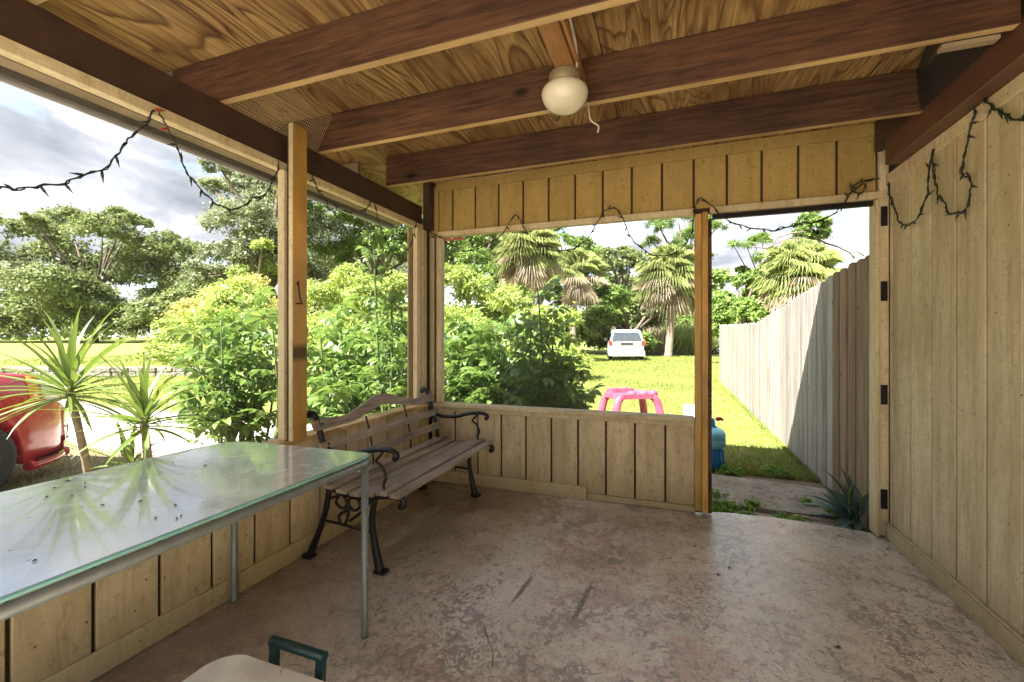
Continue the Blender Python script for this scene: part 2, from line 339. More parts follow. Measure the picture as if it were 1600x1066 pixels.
# ------------------------------------------------------------------ mesh helpers
def tag(o, label=None, cat=None, group=None, kind=None):
    if label: o['label'] = label
    if cat: o['category'] = cat
    if group: o['group'] = group
    if kind: o['kind'] = kind
    return o
def empty(name, loc, label, cat, group=None, rz=0):
    o = bpy.data.objects.new(name, None); COL.objects.link(o); o.location = loc; o.rotation_euler = (0, 0, rz); o.empty_display_size = .1
    return tag(o, label, cat, group)
def link(name, me, mat, parent=None, world=True):
    o = bpy.data.objects.new(name, me); COL.objects.link(o)
    if mat is not None and not me.materials: me.materials.append(mat)
    if parent is not None:
        o.parent = parent
        if world:                                    # mesh is written in world coordinates
            rt = parent; inv = Matrix.Identity(4)
            chain = []
            while rt is not None: chain.append(rt); rt = rt.parent
            mw = Matrix.Identity(4)
            for c in reversed(chain): mw = mw @ c.matrix_parent_inverse @ c.matrix_basis
            o.matrix_parent_inverse = mw.inverted()
    return o
def box_me(x0, x1, y0, y1, z0, z1, bev=.0025, mats=None, under=None):
    bm = bmesh.new(); bmesh.ops.create_cube(bm, size=1)
    for v in bm.verts: v.co = Vector(((x0+x1)/2+v.co.x*(x1-x0), (y0+y1)/2+v.co.y*(y1-y0), (z0+z1)/2+v.co.z*(z1-z0)))
    if bev: bmesh.ops.bevel(bm, geom=list(bm.edges), offset=bev, segments=1, affect='EDGES')
    me = bpy.data.meshes.new('box')
    if under is not None:
        bm.normal_update()
        for f in bm.faces:
            if f.normal.z < -.8: f.material_index = 1
    bm.to_mesh(me); bm.free(); return me
def box(name, b, mat, parent=None, bev=.0025, under=None):
    me = box_me(*b, bev=bev, under=under); me.materials.append(mat)
    if under is not None: me.materials.append(under)
    return link(name, me, None, parent)
def tube_bm(bm, pts, rad, n=8, flat=None, caps=True):
    pts = [Vector(p) for p in pts]; rings = []
    prev = None
    for i, p in enumerate(pts):
        d = (pts[min(i+1, len(pts)-1)] - pts[max(i-1, 0)])
        if d.length < 1e-7: d = Vector((0, 0, 1))
        d.normalize()
        a = prev if prev is not None else (Vector((0, 0, 1)) if abs(d.z) < .9 else Vector((1, 0, 0)))
        u = (a - d*a.dot(d));
        if u.length < 1e-5: u = d.orthogonal()
        u.normalize(); prev = u; v = d.cross(u); r = rad[i] if isinstance(rad, (list, tuple)) else rad
        rings.append([bm.verts.new(p + u*r*math.cos(2*math.pi*k/n) + v*r*math.sin(2*math.pi*k/n)) for k in range(n)])
    for a, b in zip(rings, rings[1:]):
        for k in range(n): bm.faces.new((a[k], a[(k+1) % n], b[(k+1) % n], b[k])).smooth = True
    if caps:
        bm.faces.new(rings[0][::-1]); bm.faces.new(rings[-1])
def me_from(bm, name='mesh'):
    me = bpy.data.meshes.new(name); bmesh.ops.recalc_face_normals(bm, faces=bm.faces); bm.to_mesh(me); bm.free(); return me
def tube(name, pts, rad, mat, parent=None, n=8):
    bm = bmesh.new(); tube_bm(bm, pts, rad, n); return link(name, me_from(bm), mat, parent)
def smooth_path(pts, sub=4):
    pts = [Vector(p) for p in pts]; out = []
    for i in range(len(pts)-1):
        p0, p1, p2, p3 = pts[max(i-1, 0)], pts[i], pts[i+1], pts[min(i+2, len(pts)-1)]
        for k in range(sub):
            t = k/sub
            out.append(.5*((2*p1)+(p2-p0)*t+(2*p0-5*p1+4*p2-p3)*t*t+(3*p1-p0-3*p2+p3)*t**3))
    out.append(pts[-1]); return out
def lathe(name, prof, c, mat, parent=None, n=28):
    bm = bmesh.new(); rings = []
    for r, z in prof: rings.append([bm.verts.new((c[0]+r*math.cos(2*math.pi*k/n), c[1]+r*math.sin(2*math.pi*k/n), c[2]+z)) for k in range(n)])
    for a, b in zip(rings, rings[1:]):
        for k in range(n): bm.faces.new((a[k], a[(k+1) % n], b[(k+1) % n], b[k])).smooth = True
    bm.faces.new(rings[0][::-1]); bm.faces.new(rings[-1]); return link(name, me_from(bm), mat, parent)
def np_mesh(name, verts, sizes_idx, mat, smooth=False):
    """verts Nx3, faces as an MxK index array"""
    me = bpy.data.meshes.new(name); f = np.asarray(sizes_idx, dtype=np.int32); k = f.shape[1]
    me.vertices.add(len(verts)); me.vertices.foreach_set('co', np.asarray(verts, dtype=np.float32).ravel())
    me.loops.add(f.size); me.loops.foreach_set('vertex_index', f.ravel())
    me.polygons.add(len(f)); me.polygons.foreach_set('loop_start', np.arange(0, f.size, k, dtype=np.int32))
    me.polygons.foreach_set('loop_total', np.full(len(f), k, dtype=np.int32))
    if smooth: me.polygons.foreach_set('use_smooth', np.ones(len(f), dtype=bool))
    me.update(calc_edges=True); me.materials.append(mat); return me
def unit(a): return a/np.maximum(np.linalg.norm(a, axis=1, keepdims=True), 1e-9)
def leaf_verts(c, d, nrm, L, W, fold=.25):
    s = unit(np.cross(d, nrm)); nn = np.cross(s, d); L = L[:, None]; W = W[:, None]
    return np.stack([c, c+d*L*.5+s*W*.5-nn*W*fold*.5, c+d*L, c+d*L*.5-s*W*.5-nn*W*fold*.5], 1).reshape(-1, 3)
def quads(n): return np.arange(4*n, dtype=np.int32).reshape(-1, 4)
def crown_arrays(clumps, n, L, W, minis=26, sig=.20, up=.5, flat=.75):
    cl = np.array([[*c[0], c[1]] for c in clumps]); wgt = cl[:, 3]**2; wgt /= wgt.sum()
    M_ = int(max(len(clumps)*minis, 4)); mi = rng.choice(len(cl), M_, p=wgt)
    d = unit(rng.normal(size=(M_, 3))); d[:, 2] = np.where(d[:, 2] < -.35, -d[:, 2], d[:, 2])
    rad = cl[mi, 3]*(.35+.65*rng.random(M_)**.5)
    mc = cl[mi, :3] + d*rad[:, None]*np.array([1, 1, flat])
    k = rng.integers(0, M_, n); off = rng.normal(size=(n, 3))*np.array([1, 1, .6])
    r = cl[mi[k], 3]*sig
    c = mc[k] + off*r[:, None]
    nr = unit(d[k]*.6 + rng.normal(size=(n, 3))*.55 + np.array([0, 0, up])); ax = rng.normal(size=(n, 3)); ax[:, 2] -= .3
    ax = unit(ax - nr*(ax*nr).sum(1, keepdims=True))
    s = .4+1.15*rng.random(n)**1.3
    return leaf_verts(c, ax, nr, L*s, W*s)
def crown(name, clumps, n, L, W, mat, parent=None, **k):
    v = crown_arrays(clumps, n, L, W, **k); return link(name, np_mesh(name, v, quads(n), mat), None, parent)
def limbs(name, base, clumps, r0, mat, parent, lean=0.0):
    bm = bmesh.new(); base = Vector(base); cs = [Vector(c[0]) for c in clumps]
    top = sum(cs, Vector())/len(cs); fork = base.lerp(top, .45); fork.z = base.z+(top.z-base.z)*.5
    tube_bm(bm, smooth_path([base, base.lerp(fork, .5)+Vector((r0*.6, -r0*.4, 0)), fork], 4), [r0*1.25]+[r0*(1-.4*i/8) for i in range(8)], 8)
    for c in cs:
        mid = fork.lerp(c, .5)+Vector((random.uniform(-.3, .3)*r0*3, random.uniform(-.3, .3)*r0*3, r0*1.5))
        tube_bm(bm, smooth_path([fork, mid, c], 3), [r0*.55, r0*.5, r0*.4, r0*.34, r0*.26, r0*.2, r0*.1][:7], 6)
    return link(name, me_from(bm), mat, parent)
def px_clumps(lst, d, dj=.12):
    return [(tuple(at_d(u, v, d*(1+random.uniform(-dj, dj)))), r*d/F) for u, v, r in lst]
def tree(name, label, pxs, d, n, L, W, lf, base_u=None, z=-.1, r0=.25, group=None, cat='tree', minis=55, extra=None, **k):
    cl = px_clumps(pxs, d); bu = base_u if base_u is not None else sum(p[0] for p in pxs)/len(pxs)
    b = gd(bu, d, z); root = empty(name, b, label, cat, group)
    limbs('trunk', b-Vector((0, 0, .1)), cl, r0, M['trunk'], root); crown('crown', cl, int(n*1.15), L*.9, W*.9, M[lf], root, minis=minis, sig=.13, **k)
    return root

# ------------------------------------------------------------------ ground, driveway, floor
def gz(x, y):
    # wall line of the raised lawn through (-18.2,9.1) and (-15.5,10.1)
    t = (y-9.1) - (x+18.2)*.37
    m = np.clip((-12.5-x)/2.0, 0, 1)
    step = np.clip(t/.35, 0, 1)*.34*m; far = np.clip((t-1)/40, 0, 1)*.62*np.clip((-6-x)/12, 0, 1)
    return -.1 + step + far + .025*np.sin(x*1.1+y*.6)*np.sin(y*.83-x*.4)*np.clip((np.hypot(x, y)-5)/6, 0, 1)
N = 260; s = np.linspace(-1, 1, N); ax = np.sinh(s*5.2)/np.sinh(5.2)*420
gx, gy = np.meshgrid(ax-4, ax+8, indexing='ij'); gzv = gz(gx, gy)
inside = ((gx > -2.3) & (gx < 5.5) & (gy < 3.6) & (gy > -9)) | ((gx > -5.4) & (gx < 5.9) & (gy < -1.4) & (gy > -8.9))
gzv = np.where(inside, -.25, gzv)
gv = np.stack([gx, gy, gzv], -1).reshape(-1, 3); idx = np.arange(N*N).reshape(N, N)
gf = np.stack([idx[:-1, :-1], idx[1:, :-1], idx[1:, 1:], idx[:-1, 1:]], -1).reshape(-1, 4)
tag(link('lawn', np_mesh('lawn', gv, gf, M['ground'], True), None), 'bright mown lawn spreading out behind the porch', kind='structure')

def poly_slab(name, pts, z0, z1, mat, parent=None, bev=.0):
    bm = bmesh.new(); top = [bm.verts.new((x, y, z1)) for x, y in pts]; bot = [bm.verts.new((x, y, z0)) for x, y in pts]
    bm.faces.new(top); bm.faces.new(bot[::-1])
    for i in range(len(pts)): j = (i+1) % len(pts); bm.faces.new((top[i], bot[i], bot[j], top[j]))
    if bev: bmesh.ops.bevel(bm, geom=[e for e in bm.edges if all(abs(v.co.z-z1) < 1e-6 for v in e.verts)], offset=bev, segments=2, affect='EDGES')
    return link(name, me_from(bm), mat, parent)
edge = [(1.30, 3.31), (1.22, 3.325), (1.05, 3.36), (.85, 3.385), (.65, 3.40), (.48, 3.395), (.40, 3.375), (.33, 3.385), (.25, 3.36), (.2, 3.31)]
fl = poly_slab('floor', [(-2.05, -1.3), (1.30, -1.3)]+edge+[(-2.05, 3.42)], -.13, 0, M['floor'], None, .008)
tag(fl, 'worn painted concrete porch floor with red and grey patches', kind='structure')
pt_ = poly_slab('bounce_slab', [(-5.5, -9), (6, -9), (6, -1.32), (-5.5, -1.32)], -.13, -.012, M['bounce_slab'], None, .008); tag(pt_, 'pale unseen concrete slab added behind the porch to bounce sunlight inside', kind='structure')  # unseen pale slab, added to bounce sunlight into the porch
# driveway of pale sand: a sheet draped just over the lawn
def drape(name, pts_fn, nu, nv, mat, lift=.02):
    v = []; 
    for i in range(nu):
        for j in range(nv):
            x, y = pts_fn(i/(nu-1), j/(nv-1)); e = 0 if 0 < j < nv-1 else -.05
            v.append((x, y, float(gz(np.float64(x), np.float64(y)))+lift+e))
    ii = np.arange(nu*nv).reshape(nu, nv); f = np.stack([ii[:-1, :-1], ii[1:, :-1], ii[1:, 1:], ii[:-1, 1:]], -1).reshape(-1, 4)
    return link(name, np_mesh(name, np.array(v), f, mat, True), None)
dw = drape('driveway', lambda a, b: (-4.6-38*a, 3.5+.16*38*a*.15+(b-.5)*2.0+.75+(.25*math.sin(a*40)*(1 if b > .5 else -1) if b in (0, 1) else 0)), 120, 8, M['gravel'], .035)
tag(dw, 'white sandy gravel driveway beside the lawn', kind='structure')

# ------------------------------------------------------------------ porch walls
G = .014     # groove width
def panels(root, axis, face, thick, start, stop, first, pitch, z0, z1, mat, outward):
    """boards between grooves; axis 'x' = boards laid out along x on plane y=face, etc."""
    xs = [start]; g = first
    while g < stop-.02:
        if g > start+.02: xs.append(g)
        g += pitch
    xs.append(stop)
    for a, b in zip(xs, xs[1:]):
        a2 = a+(G/2 if a != start else 0); b2 = b-(G/2 if b != stop else 0); j = random.uniform(0, .0015)
        f0, f1 = sorted((face+outward*j*0, face+outward*thick)); f0 -= 0; 
        if axis == 'x': bx = (a2, b2, f0+j if outward > 0 else f0, f1 if outward > 0 else f1-j, z0, z1)
        else: bx = (f0+j if outward > 0 else f0, f1 if outward > 0 else f1-j, a2, b2, z0, z1)
        box('siding_panel', bx, mat, root, .003)
Y0 = -1.0  # unseen rear end, porch left open here to let light in
# left wall
lw = empty('porch_wall', (-1.97, 1.0, 0), 'low cream panelled wall on the left side of the porch, with open screened bays above its sill', 'wall')
box('backing', (-2.0, -1.967, Y0, 3.36, -.02, .635), M['groove'], lw)
panels(lw, 'y', -1.95, .016, Y0, 3.283, .7527-.2165*9, .2165, .02, .632, M['siding'], -1)
box('baseboard', (-1.949, -1.931, Y0, 1.52, 0.001, .092), M['trim'], lw); box('baseboard', (-1.949, -1.930, 1.523, 3.280, 0.001, .096), M['trim'], lw)
box('sill', (-2.035, -1.922, Y0, 3.30, .636, .664), M['under'], lw)
box('outer_cladding', (-2.03, -2.003, Y0, 3.36, -.08, .633), M['siding'], lw)
for y0, y1 in ((1.79, 1.885),):
    box('post', (-1.915, -1.885, y0, y1, .666, 2.36), M['orange'], lw); box('post_edge', (-1.914, -1.887, y0-.004, y0-.0005, .668, 2.358), M['trim'], lw); box('stile', (-1.990, -1.943, y0-.005, y1+.02, .666, 2.117), M['trim'], lw)
    box('post_core', (-1.941, -1.917, y0+.01, y1-.004, .666, 2.30), M['groove'], lw)
box('stile', (-1.99, -1.95, 3.10, 3.155, .666, 2.117), M['trim'], lw); box('stile', (-1.975, -1.935, 3.165, 3.225, .666, 2.116), M['trim'], lw)
box('stile', (-1.99, -1.94, -.62, -.55, .666, 2.117), M['trim'], lw)
box('head_trim', (-2.01, -1.965, Y0, 3.212, 2.118, 2.163), M['trim'], lw)
box('corner_post', (-2.0, -1.955, 3.232, 3.298, .666, 2.12), M['groove'], lw); box('corner_post', (-1.968, -1.90, 3.215, 3.295, 2.125, 2.528), M['beam'], lw)
box('corner_backing', (-2.045, -2.0355, 3.10, 3.37, .666, 2.12), M['trim'], lw); box('corner_backing', (-2.03, -1.86, 3.376, 3.388, .0, 2.50), M['trim'], lw); box('gap_strip', (-1.992, -1.991+.012, 3.1555, 3.1645, .666, 2.115), M['groove'], lw); box('gap_strip', (-1.975, -1.96, 3.2255, 3.2315, .666, 2.115), M['groove'], lw)
# latch hook on the orange post
hk = [(-1.883, 1.812, 1.50), (-1.874, 1.812, 1.52), (-1.872, 1.815, 1.47), (-1.876, 1.83, 1.42), (-1.878, 1.845, 1.40), (-1.876, 1.80, 1.398)]
tube('latch_hook', hk, .0035, M['plate'], lw, 6)
def screen(name, bx, root): 
    me = box_me(*bx, bev=0); return link(name, me, M['screen'], root)
screen('screen', (-2.0082, -2.0080, 1.91, 3.10, .664, 2.119), lw); screen('screen', (-2.0082, -2.0080, -.55, 1.785, .664, 2.119), lw)

# back wall
bw = empty('porch_wall', (0, 3.32, 0), 'back wall of the porch with a wide screened opening and the open doorway beside it', 'wall')
box('backing', (-1.95, .15, 3.316, 3.345, -.02, .635), M['groove'], bw); box('outer_cladding', (-1.95, .15, 3.347, 3.375, -.08, .633), M['siding'], bw)
panels(bw, 'x', 3.30, .015, -1.93, .15, -1.294-.2085*3, .2085, .048, .633, M['siding'], 1)
box('baseboard', (-1.93, -.60, 3.276, 3.299, .001, .098), M['trim'], bw); box('baseboard', (-.598, .152, 3.292, 3.313, .003, .046), M['trim'], bw)
box('sill', (-1.93, .147, 3.25, 3.37, .636, .664), M['trim'], bw); box('sill_apron', (-1.90, .147, 3.283, 3.299, .598, .634), M['trim'], bw)
box('backing', (-1.95, 1.24, 3.316, 3.345, 2.075, 2.53), M['groove'], bw)
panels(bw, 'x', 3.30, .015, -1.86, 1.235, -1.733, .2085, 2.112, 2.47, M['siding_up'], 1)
box('head_trim', (-1.86, .148, 3.272, 3.335, 2.068, 2.110), M['trim'], bw); box('head_trim', (.245, 1.235, 3.276, 3.335, 2.064, 2.110), M['trim'], bw)
box('top_trim', (-1.88, 1.235, 3.278, 3.299, 2.455, 2.535), M['siding_up'], bw)
box('corner_trim', (-1.93, -1.862, 3.285, 3.335, 2.068, 2.50), M['siding_up'], bw)
box('weather_strip', (.262, 1.165, 3.30, 3.33, 2.030, 2.062), M['plate'], bw)
box('stile', (-1.945, -1.905, 3.29, 3.34, .666, 2.066), M['trim'], bw); box('stile', (-1.875, -1.828, 3.275, 3.335, .666, 2.066), M['trim'], bw); box('stile_gap', (-1.904, -1.876, 3.305, 3.34, .666, 2.066), M['groove'], bw)
box('post', (.150, .192, 3.262, 3.352, .03, 2.066), M['orange'], bw); box('post', (.194, .232, 3.250, 3.352, .02, 2.072), M['orange'], bw)
box('door_jamb', (.234, .256, 3.27, 3.36, .02, 2.028), M['rafter'], bw)
box('door_jamb', (1.168, 1.188, 3.27, 3.37, .01, 2.06), M['trim'], bw); box('door_jamb', (1.190, 1.238, 3.285, 3.36, .01, 2.40), M['siding_right'], bw)
for z in (1.956, 1.50, .87, .235):
    box('hinge', (1.197, 1.231, 3.2815, 3.2845, z-.06, z+.06), M['plate'], bw, .001); box('hinge', (.236, .252, 3.2665, 3.2695, z-.055, z+.055), M['plate'], bw, .001)
screen('screen', (-1.828, .150, 3.3382, 3.3384, .664, 2.068), bw)

# right wall = side of the house
rw = empty('house_wall', (1.26, 1.0, 0), 'tall stained cream panelled house wall on the right side of the porch', 'wall')
box('backing', (1.257, 1.30, Y0, 3.40, -.08, 2.45), M['groove'], rw)
panels(rw, 'y', 1.24, .016, Y0, 3.283, 3.248-.2085*21, .2085, .02, 2.20, M['siding_right'], 1)
box('baseboard', (1.219, 1.2395, Y0, 3.283, .001, .085), M['trim'], rw); box('baseboard_cap', (1.224, 1.2395, Y0, 3.283, .086, .098), M['trim'], rw)
box('top_trim', (1.222, 1.2395, Y0, 3.283, 2.14, 2.2035), M['siding_right'], rw)
# ------------------------------------------------------------------ the house body beyond the wall with its eave
hs = empty('house', (3.4, 0, 0), 'pale house side with white soffit eave reaching past the doorway', 'house')
box('wall', (1.302, 5.4, -1.1, 3.42, -.1, 2.42), M['siding'], hs)
for i in range(5): box('soffit_panel', (1.245+i*.85, 2.085+i*.85, -1.3, 4.25, 2.325, 2.345), M['soffit'], hs)
box('fascia', (1.245, 5.5, 4.252, 4.28, 2.305, 2.46), M['soffit'], hs); box('roof', (1.245, 5.5, -1.3, 4.28, 2.56, 2.62), M['roofing'], hs)

# ------------------------------------------------------------------ porch roof
rf = empty('porch_roof', (-.4, 1.5, 2.1), 'exposed porch roof of brown rafters under figured plywood sheets', 'roof')
RY = [-.98, -.37, .19, .79, 1.45, 2.05, 2.68]
for y in RY:
    xe = -1.95 if y > 2.5 else -2.30
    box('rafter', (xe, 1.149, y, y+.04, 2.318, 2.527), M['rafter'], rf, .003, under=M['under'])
    if y < 2.5: box('rafter_tail', (-2.51, -2.302, y+.001, y+.039, 2.320, 2.527), M['tail'], rf, .003)
box('rafter_tail', (-2.51, -2.20, 2.681, 2.719, 2.320, 2.527), M['tail'], rf, .003)
box('beam', (-2.012, -1.972, Y0, 3.21, 2.165, 2.316), M['beam'], rf, .003)
box('beam', (1.150, 1.2365, Y0, 3.10, 2.205, 2.342), M['beam_r'], rf, .003)
xs = [-2.52, -1.53, -.30, .93, 1.235]
for a, b in zip(xs, xs[1:]):
    for c, d in ((Y0, 2.069), (2.072, 4.11)): box('plywood_panel', (a+.003, b-.003, c, d, 2.530, 2.542), M['ply'], rf, .001)
box('roofing', (-2.57, 1.235, Y0-.05, 4.12, 2.548, 2.572), M['roofing'], rf)
box('fascia', (-2.56, -2.53, Y0, 3.62, 2.275, 2.53), M['fascia'], rf); box('drip_edge', (-2.575, -2.562, Y0, 3.62, 2.262, 2.30), M['soffit'], rf)
box('soffit_strip', (-2.52, -2.44, Y0, 3.60, 2.305, 2.317), M['tail'], rf)
box('blocking', (-.475, -.395, 1.492, 2.048, 2.385, 2.455), M['under_c'], rf); box('blocking', (-.392, -.377, 1.492, 2.048, 2.40, 2.44), M['under_c'], rf)
box('blocking', (1.16, 1.20, Y0, 3.27, 2.345, 2.528), M['beam'], rf); box('trim_lath', (.95, 1.117, 2.092, 2.13, 2.30, 2.318), M['tail'], rf)  # dark board over the right beam is added to shut out the sky
def wire_mesh(name, p00, p10, p01, p11, nu, nv, mat, parent, r=.0011):
    """woven hardware cloth between four corners, as thin crossing wires"""
    p00, p10, p01, p11 = map(Vector, (p00, p10, p01, p11)); bm = bmesh.new()
    f = lambda a, b: (p00.lerp(p10, a)).lerp(p01.lerp(p11, a), b) + Vector((0, 0, .004*math.sin(a*9)*math.sin(b*3)))
    for i in range(nu+1): tube_bm(bm, [f(i/nu, 0), f(i/nu, .5), f(i/nu, 1)], r, 3, caps=False)
    for j in range(nv+1): tube_bm(bm, [f(0, j/nv), f(.25, j/nv), f(.5, j/nv), f(.75, j/nv), f(1, j/nv)], r, 3, caps=False)
    return link(name, me_from(bm), mat, parent)
wire_mesh('wire_screen', (-1.975, 1.495, 2.318), (-1.975, 2.045, 2.318), (-1.86, 1.495, 2.526), (-1.86, 2.045, 2.505), 43, 15, M['mesh_cloth'], rf, .0014)
0 and wire_mesh('wire_screen', (-1.975, .895, 2.318), (-1.975, 1.445, 2.318), (-1.88, .895, 2.526), (-1.88, 1.445, 2.505), 43, 15, M['mesh_cloth'], rf, .0014)
wire_mesh('wire_screen', (1.13, 2.095, 2.318), (1.13, 2.67, 2.318), (.97, 2.095, 2.526), (1.115, 2.67, 2.505), 50, 22, M['mesh_dark'], rf)
0 and wire_mesh('wire_screen', (1.13, 2.725, 2.318), (1.13, 3.22, 2.318), (1.02, 2.725, 2.526), (1.05, 3.22, 2.526), 56, 22, M['mesh_dark'], rf)

# ------------------------------------------------------------------ ceiling light
cl = empty('ceiling_light', (-.445, 1.905, 2.385), 'round cream glass ceiling globe on a brass collar below the rafters', 'light')
c0 = (-.445, 1.905, 2.285)
prof = [(.002, -.068), (.03, -.0665), (.055, -.059), (.078, -.043), (.094, -.022), (.102, .000), (.103, .013), (.098, .028), (.084, .041), (.062, .047)]
lathe('globe', prof, c0, M['opal'], cl, 40)
lathe('collar', [(.056, .040), (.062, .042), (.070, .048), (.070, .092), (.064, .100), (.01, .101)], c0, M['brass'], cl, 32)
tube('cable', smooth_path([(-.38, 1.50, 2.47), (-.37, 1.65, 2.45), (-.375, 1.80, 2.43), (-.39, 1.90, 2.39)]), .006, M['white_wire'], cl)
hw = on_y(918, 160, 2.04); hw2 = on_y(920, 172, 2.02); hw3 = on_y(923, 188, 2.0); hw4 = on_y(935, 197, 2.0); hw5 = on_y(934, 207, 2.0)
tube('cable', smooth_path([hw, hw2, hw3, hw4, hw5]), .0035, M['white_wire'], cl)
# thin cable stapled along the back wall trim
tube('cable', smooth_path([on_y(625, 287, 3.2), on_y(660, 283, 3.2), on_y(720, 280, 3.26), on_y(790, 272, 3.262), on_y(850, 258, 3.262)]), .0025, M['white_wire'], cl)

# ------------------------------------------------------------------ string lights
def string_light(label, pts, red=(), step=.062, double=False, inward=(1, 0, 0)):
    pts = smooth_path(pts, 5); root = empty('string_lights', pts[0], label, 'string lights'); bm = bmesh.new()
    q = []; 
    for i, p in enumerate(pts):
        a = i*1.7; q.append(p+Vector((.0025*math.sin(a), .0025*math.cos(a*1.3), .003*math.sin(a*.7+1))))
    tube_bm(bm, q, .0026, 5)
    q2 = [p+Vector((.004*math.cos(i*1.9), .004*math.sin(i*1.9), -.003+.004*math.sin(i*1.2))) for i, p in enumerate(pts)]
    tube_bm(bm, q2, .0024, 5)
    if double: tube_bm(bm, [p+Vector((.006*math.sin(i*1.1), .006*math.cos(i*1.4), .006*math.cos(i))) for i, p in enumerate(pts)], .0019, 5)
    link('wire', me_from(bm), M['wire'], root)
    acc = 0; k = 0
    for a, b in zip(pts, pts[1:]):
        acc += (b-a).length
        if acc > step:
            acc = 0; t = (b-a).normalized(); dv = (Vector((random.uniform(-.6, .6), random.uniform(-.6, .6), random.uniform(-1, .35)))+t*random.choice((-.35, .45)))
            if inward[0]: dv.x *= .4
            else: dv.y *= .4
            dv.normalize(); L = random.uniform(.034, .048)
            bm = bmesh.new(); tube_bm(bm, [b, b+dv*L*.5, b+dv*L*.55, b+dv*L], [.0042, .0048, .0034, .0008], 6)
            link('bulb', me_from(bm), M['bulb_red'] if k in red else M['bulb'], root); k += 1
    return root
X = -1.945
L1 = [(-25, 300), (0, 293), (30, 295), (62, 290), (100, 286), (130, 273), (165, 262), (190, 232), (205, 212), (228, 195), (240, 172), (250, 178), (262, 200), (278, 232), (288, 262), (305, 285), (330, 312), (345, 322), (372, 326), (395, 310), (415, 303), (425, 285), (436, 262)]
string_light('drooping dark string lights with a few red bulbs across the left opening', [on_x(u, v, X) for u, v in L1], (9, 10))
L2 = [(484, 262), (492, 285), (500, 302), (520, 318), (545, 331), (572, 326), (583, 313), (590, 340), (598, 365), (610, 388), (625, 400), (640, 385), (647, 365), (651, 346)]
string_light('green wire string lights looping under the beam between orange post and corner', [on_x(u, v, X) for u, v in L2])
L3 = [(668, 362), (690, 371), (700, 380), (730, 392), (760, 382), (785, 365), (800, 341), (810, 338), (818, 355), (835, 375), (860, 390), (890, 390), (915, 375), (935, 345), (945, 329), (962, 326), (975, 345), (985, 370), (1000, 385), (1025, 400), (1060, 392), (1080, 365), (1085, 330), (1092, 310), (1105, 316), (1125, 334)]
string_light('string lights swagged across the top of the wide back opening', [on_y(u, v, 3.245) for u, v in L3], (), .06, False, (0, 1, 0))
L4 = [(1125, 336), (1150, 350), (1180, 357), (1212, 360), (1240, 352), (1280, 345), (1305, 332), (1320, 315), (1335, 296), (1352, 287), (1346, 302), (1330, 296), (1345, 284), (1375, 279)]
string_light('string lights drooping across the top of the open doorway, bunched by its right jamb', [on_y(u, v, 3.24) for u, v in L4], (), .055, True, (0, 1, 0))
L5 = [(1388, 285), (1390, 305), (1398, 325), (1405, 346), (1420, 351), (1436, 336), (1449, 300), (1452, 262), (1459, 232), (1457, 250), (1461, 280), (1466, 305), (1478, 320), (1480, 332), (1498, 333), (1510, 325), (1516, 300), (1516, 278), (1503, 271), (1507, 245), (1515, 205), (1522, 178), (1525, 155), (1540, 150), (1532, 146), (1544, 160), (1555, 170), (1568, 176), (1580, 185), (1600, 187), (1620, 180)]
string_light('tangled black string lights hanging in loops on the right cream wall', [on_x(u, v, 1.212) for u, v in L5], (), .045, True, (1, 0, 0))

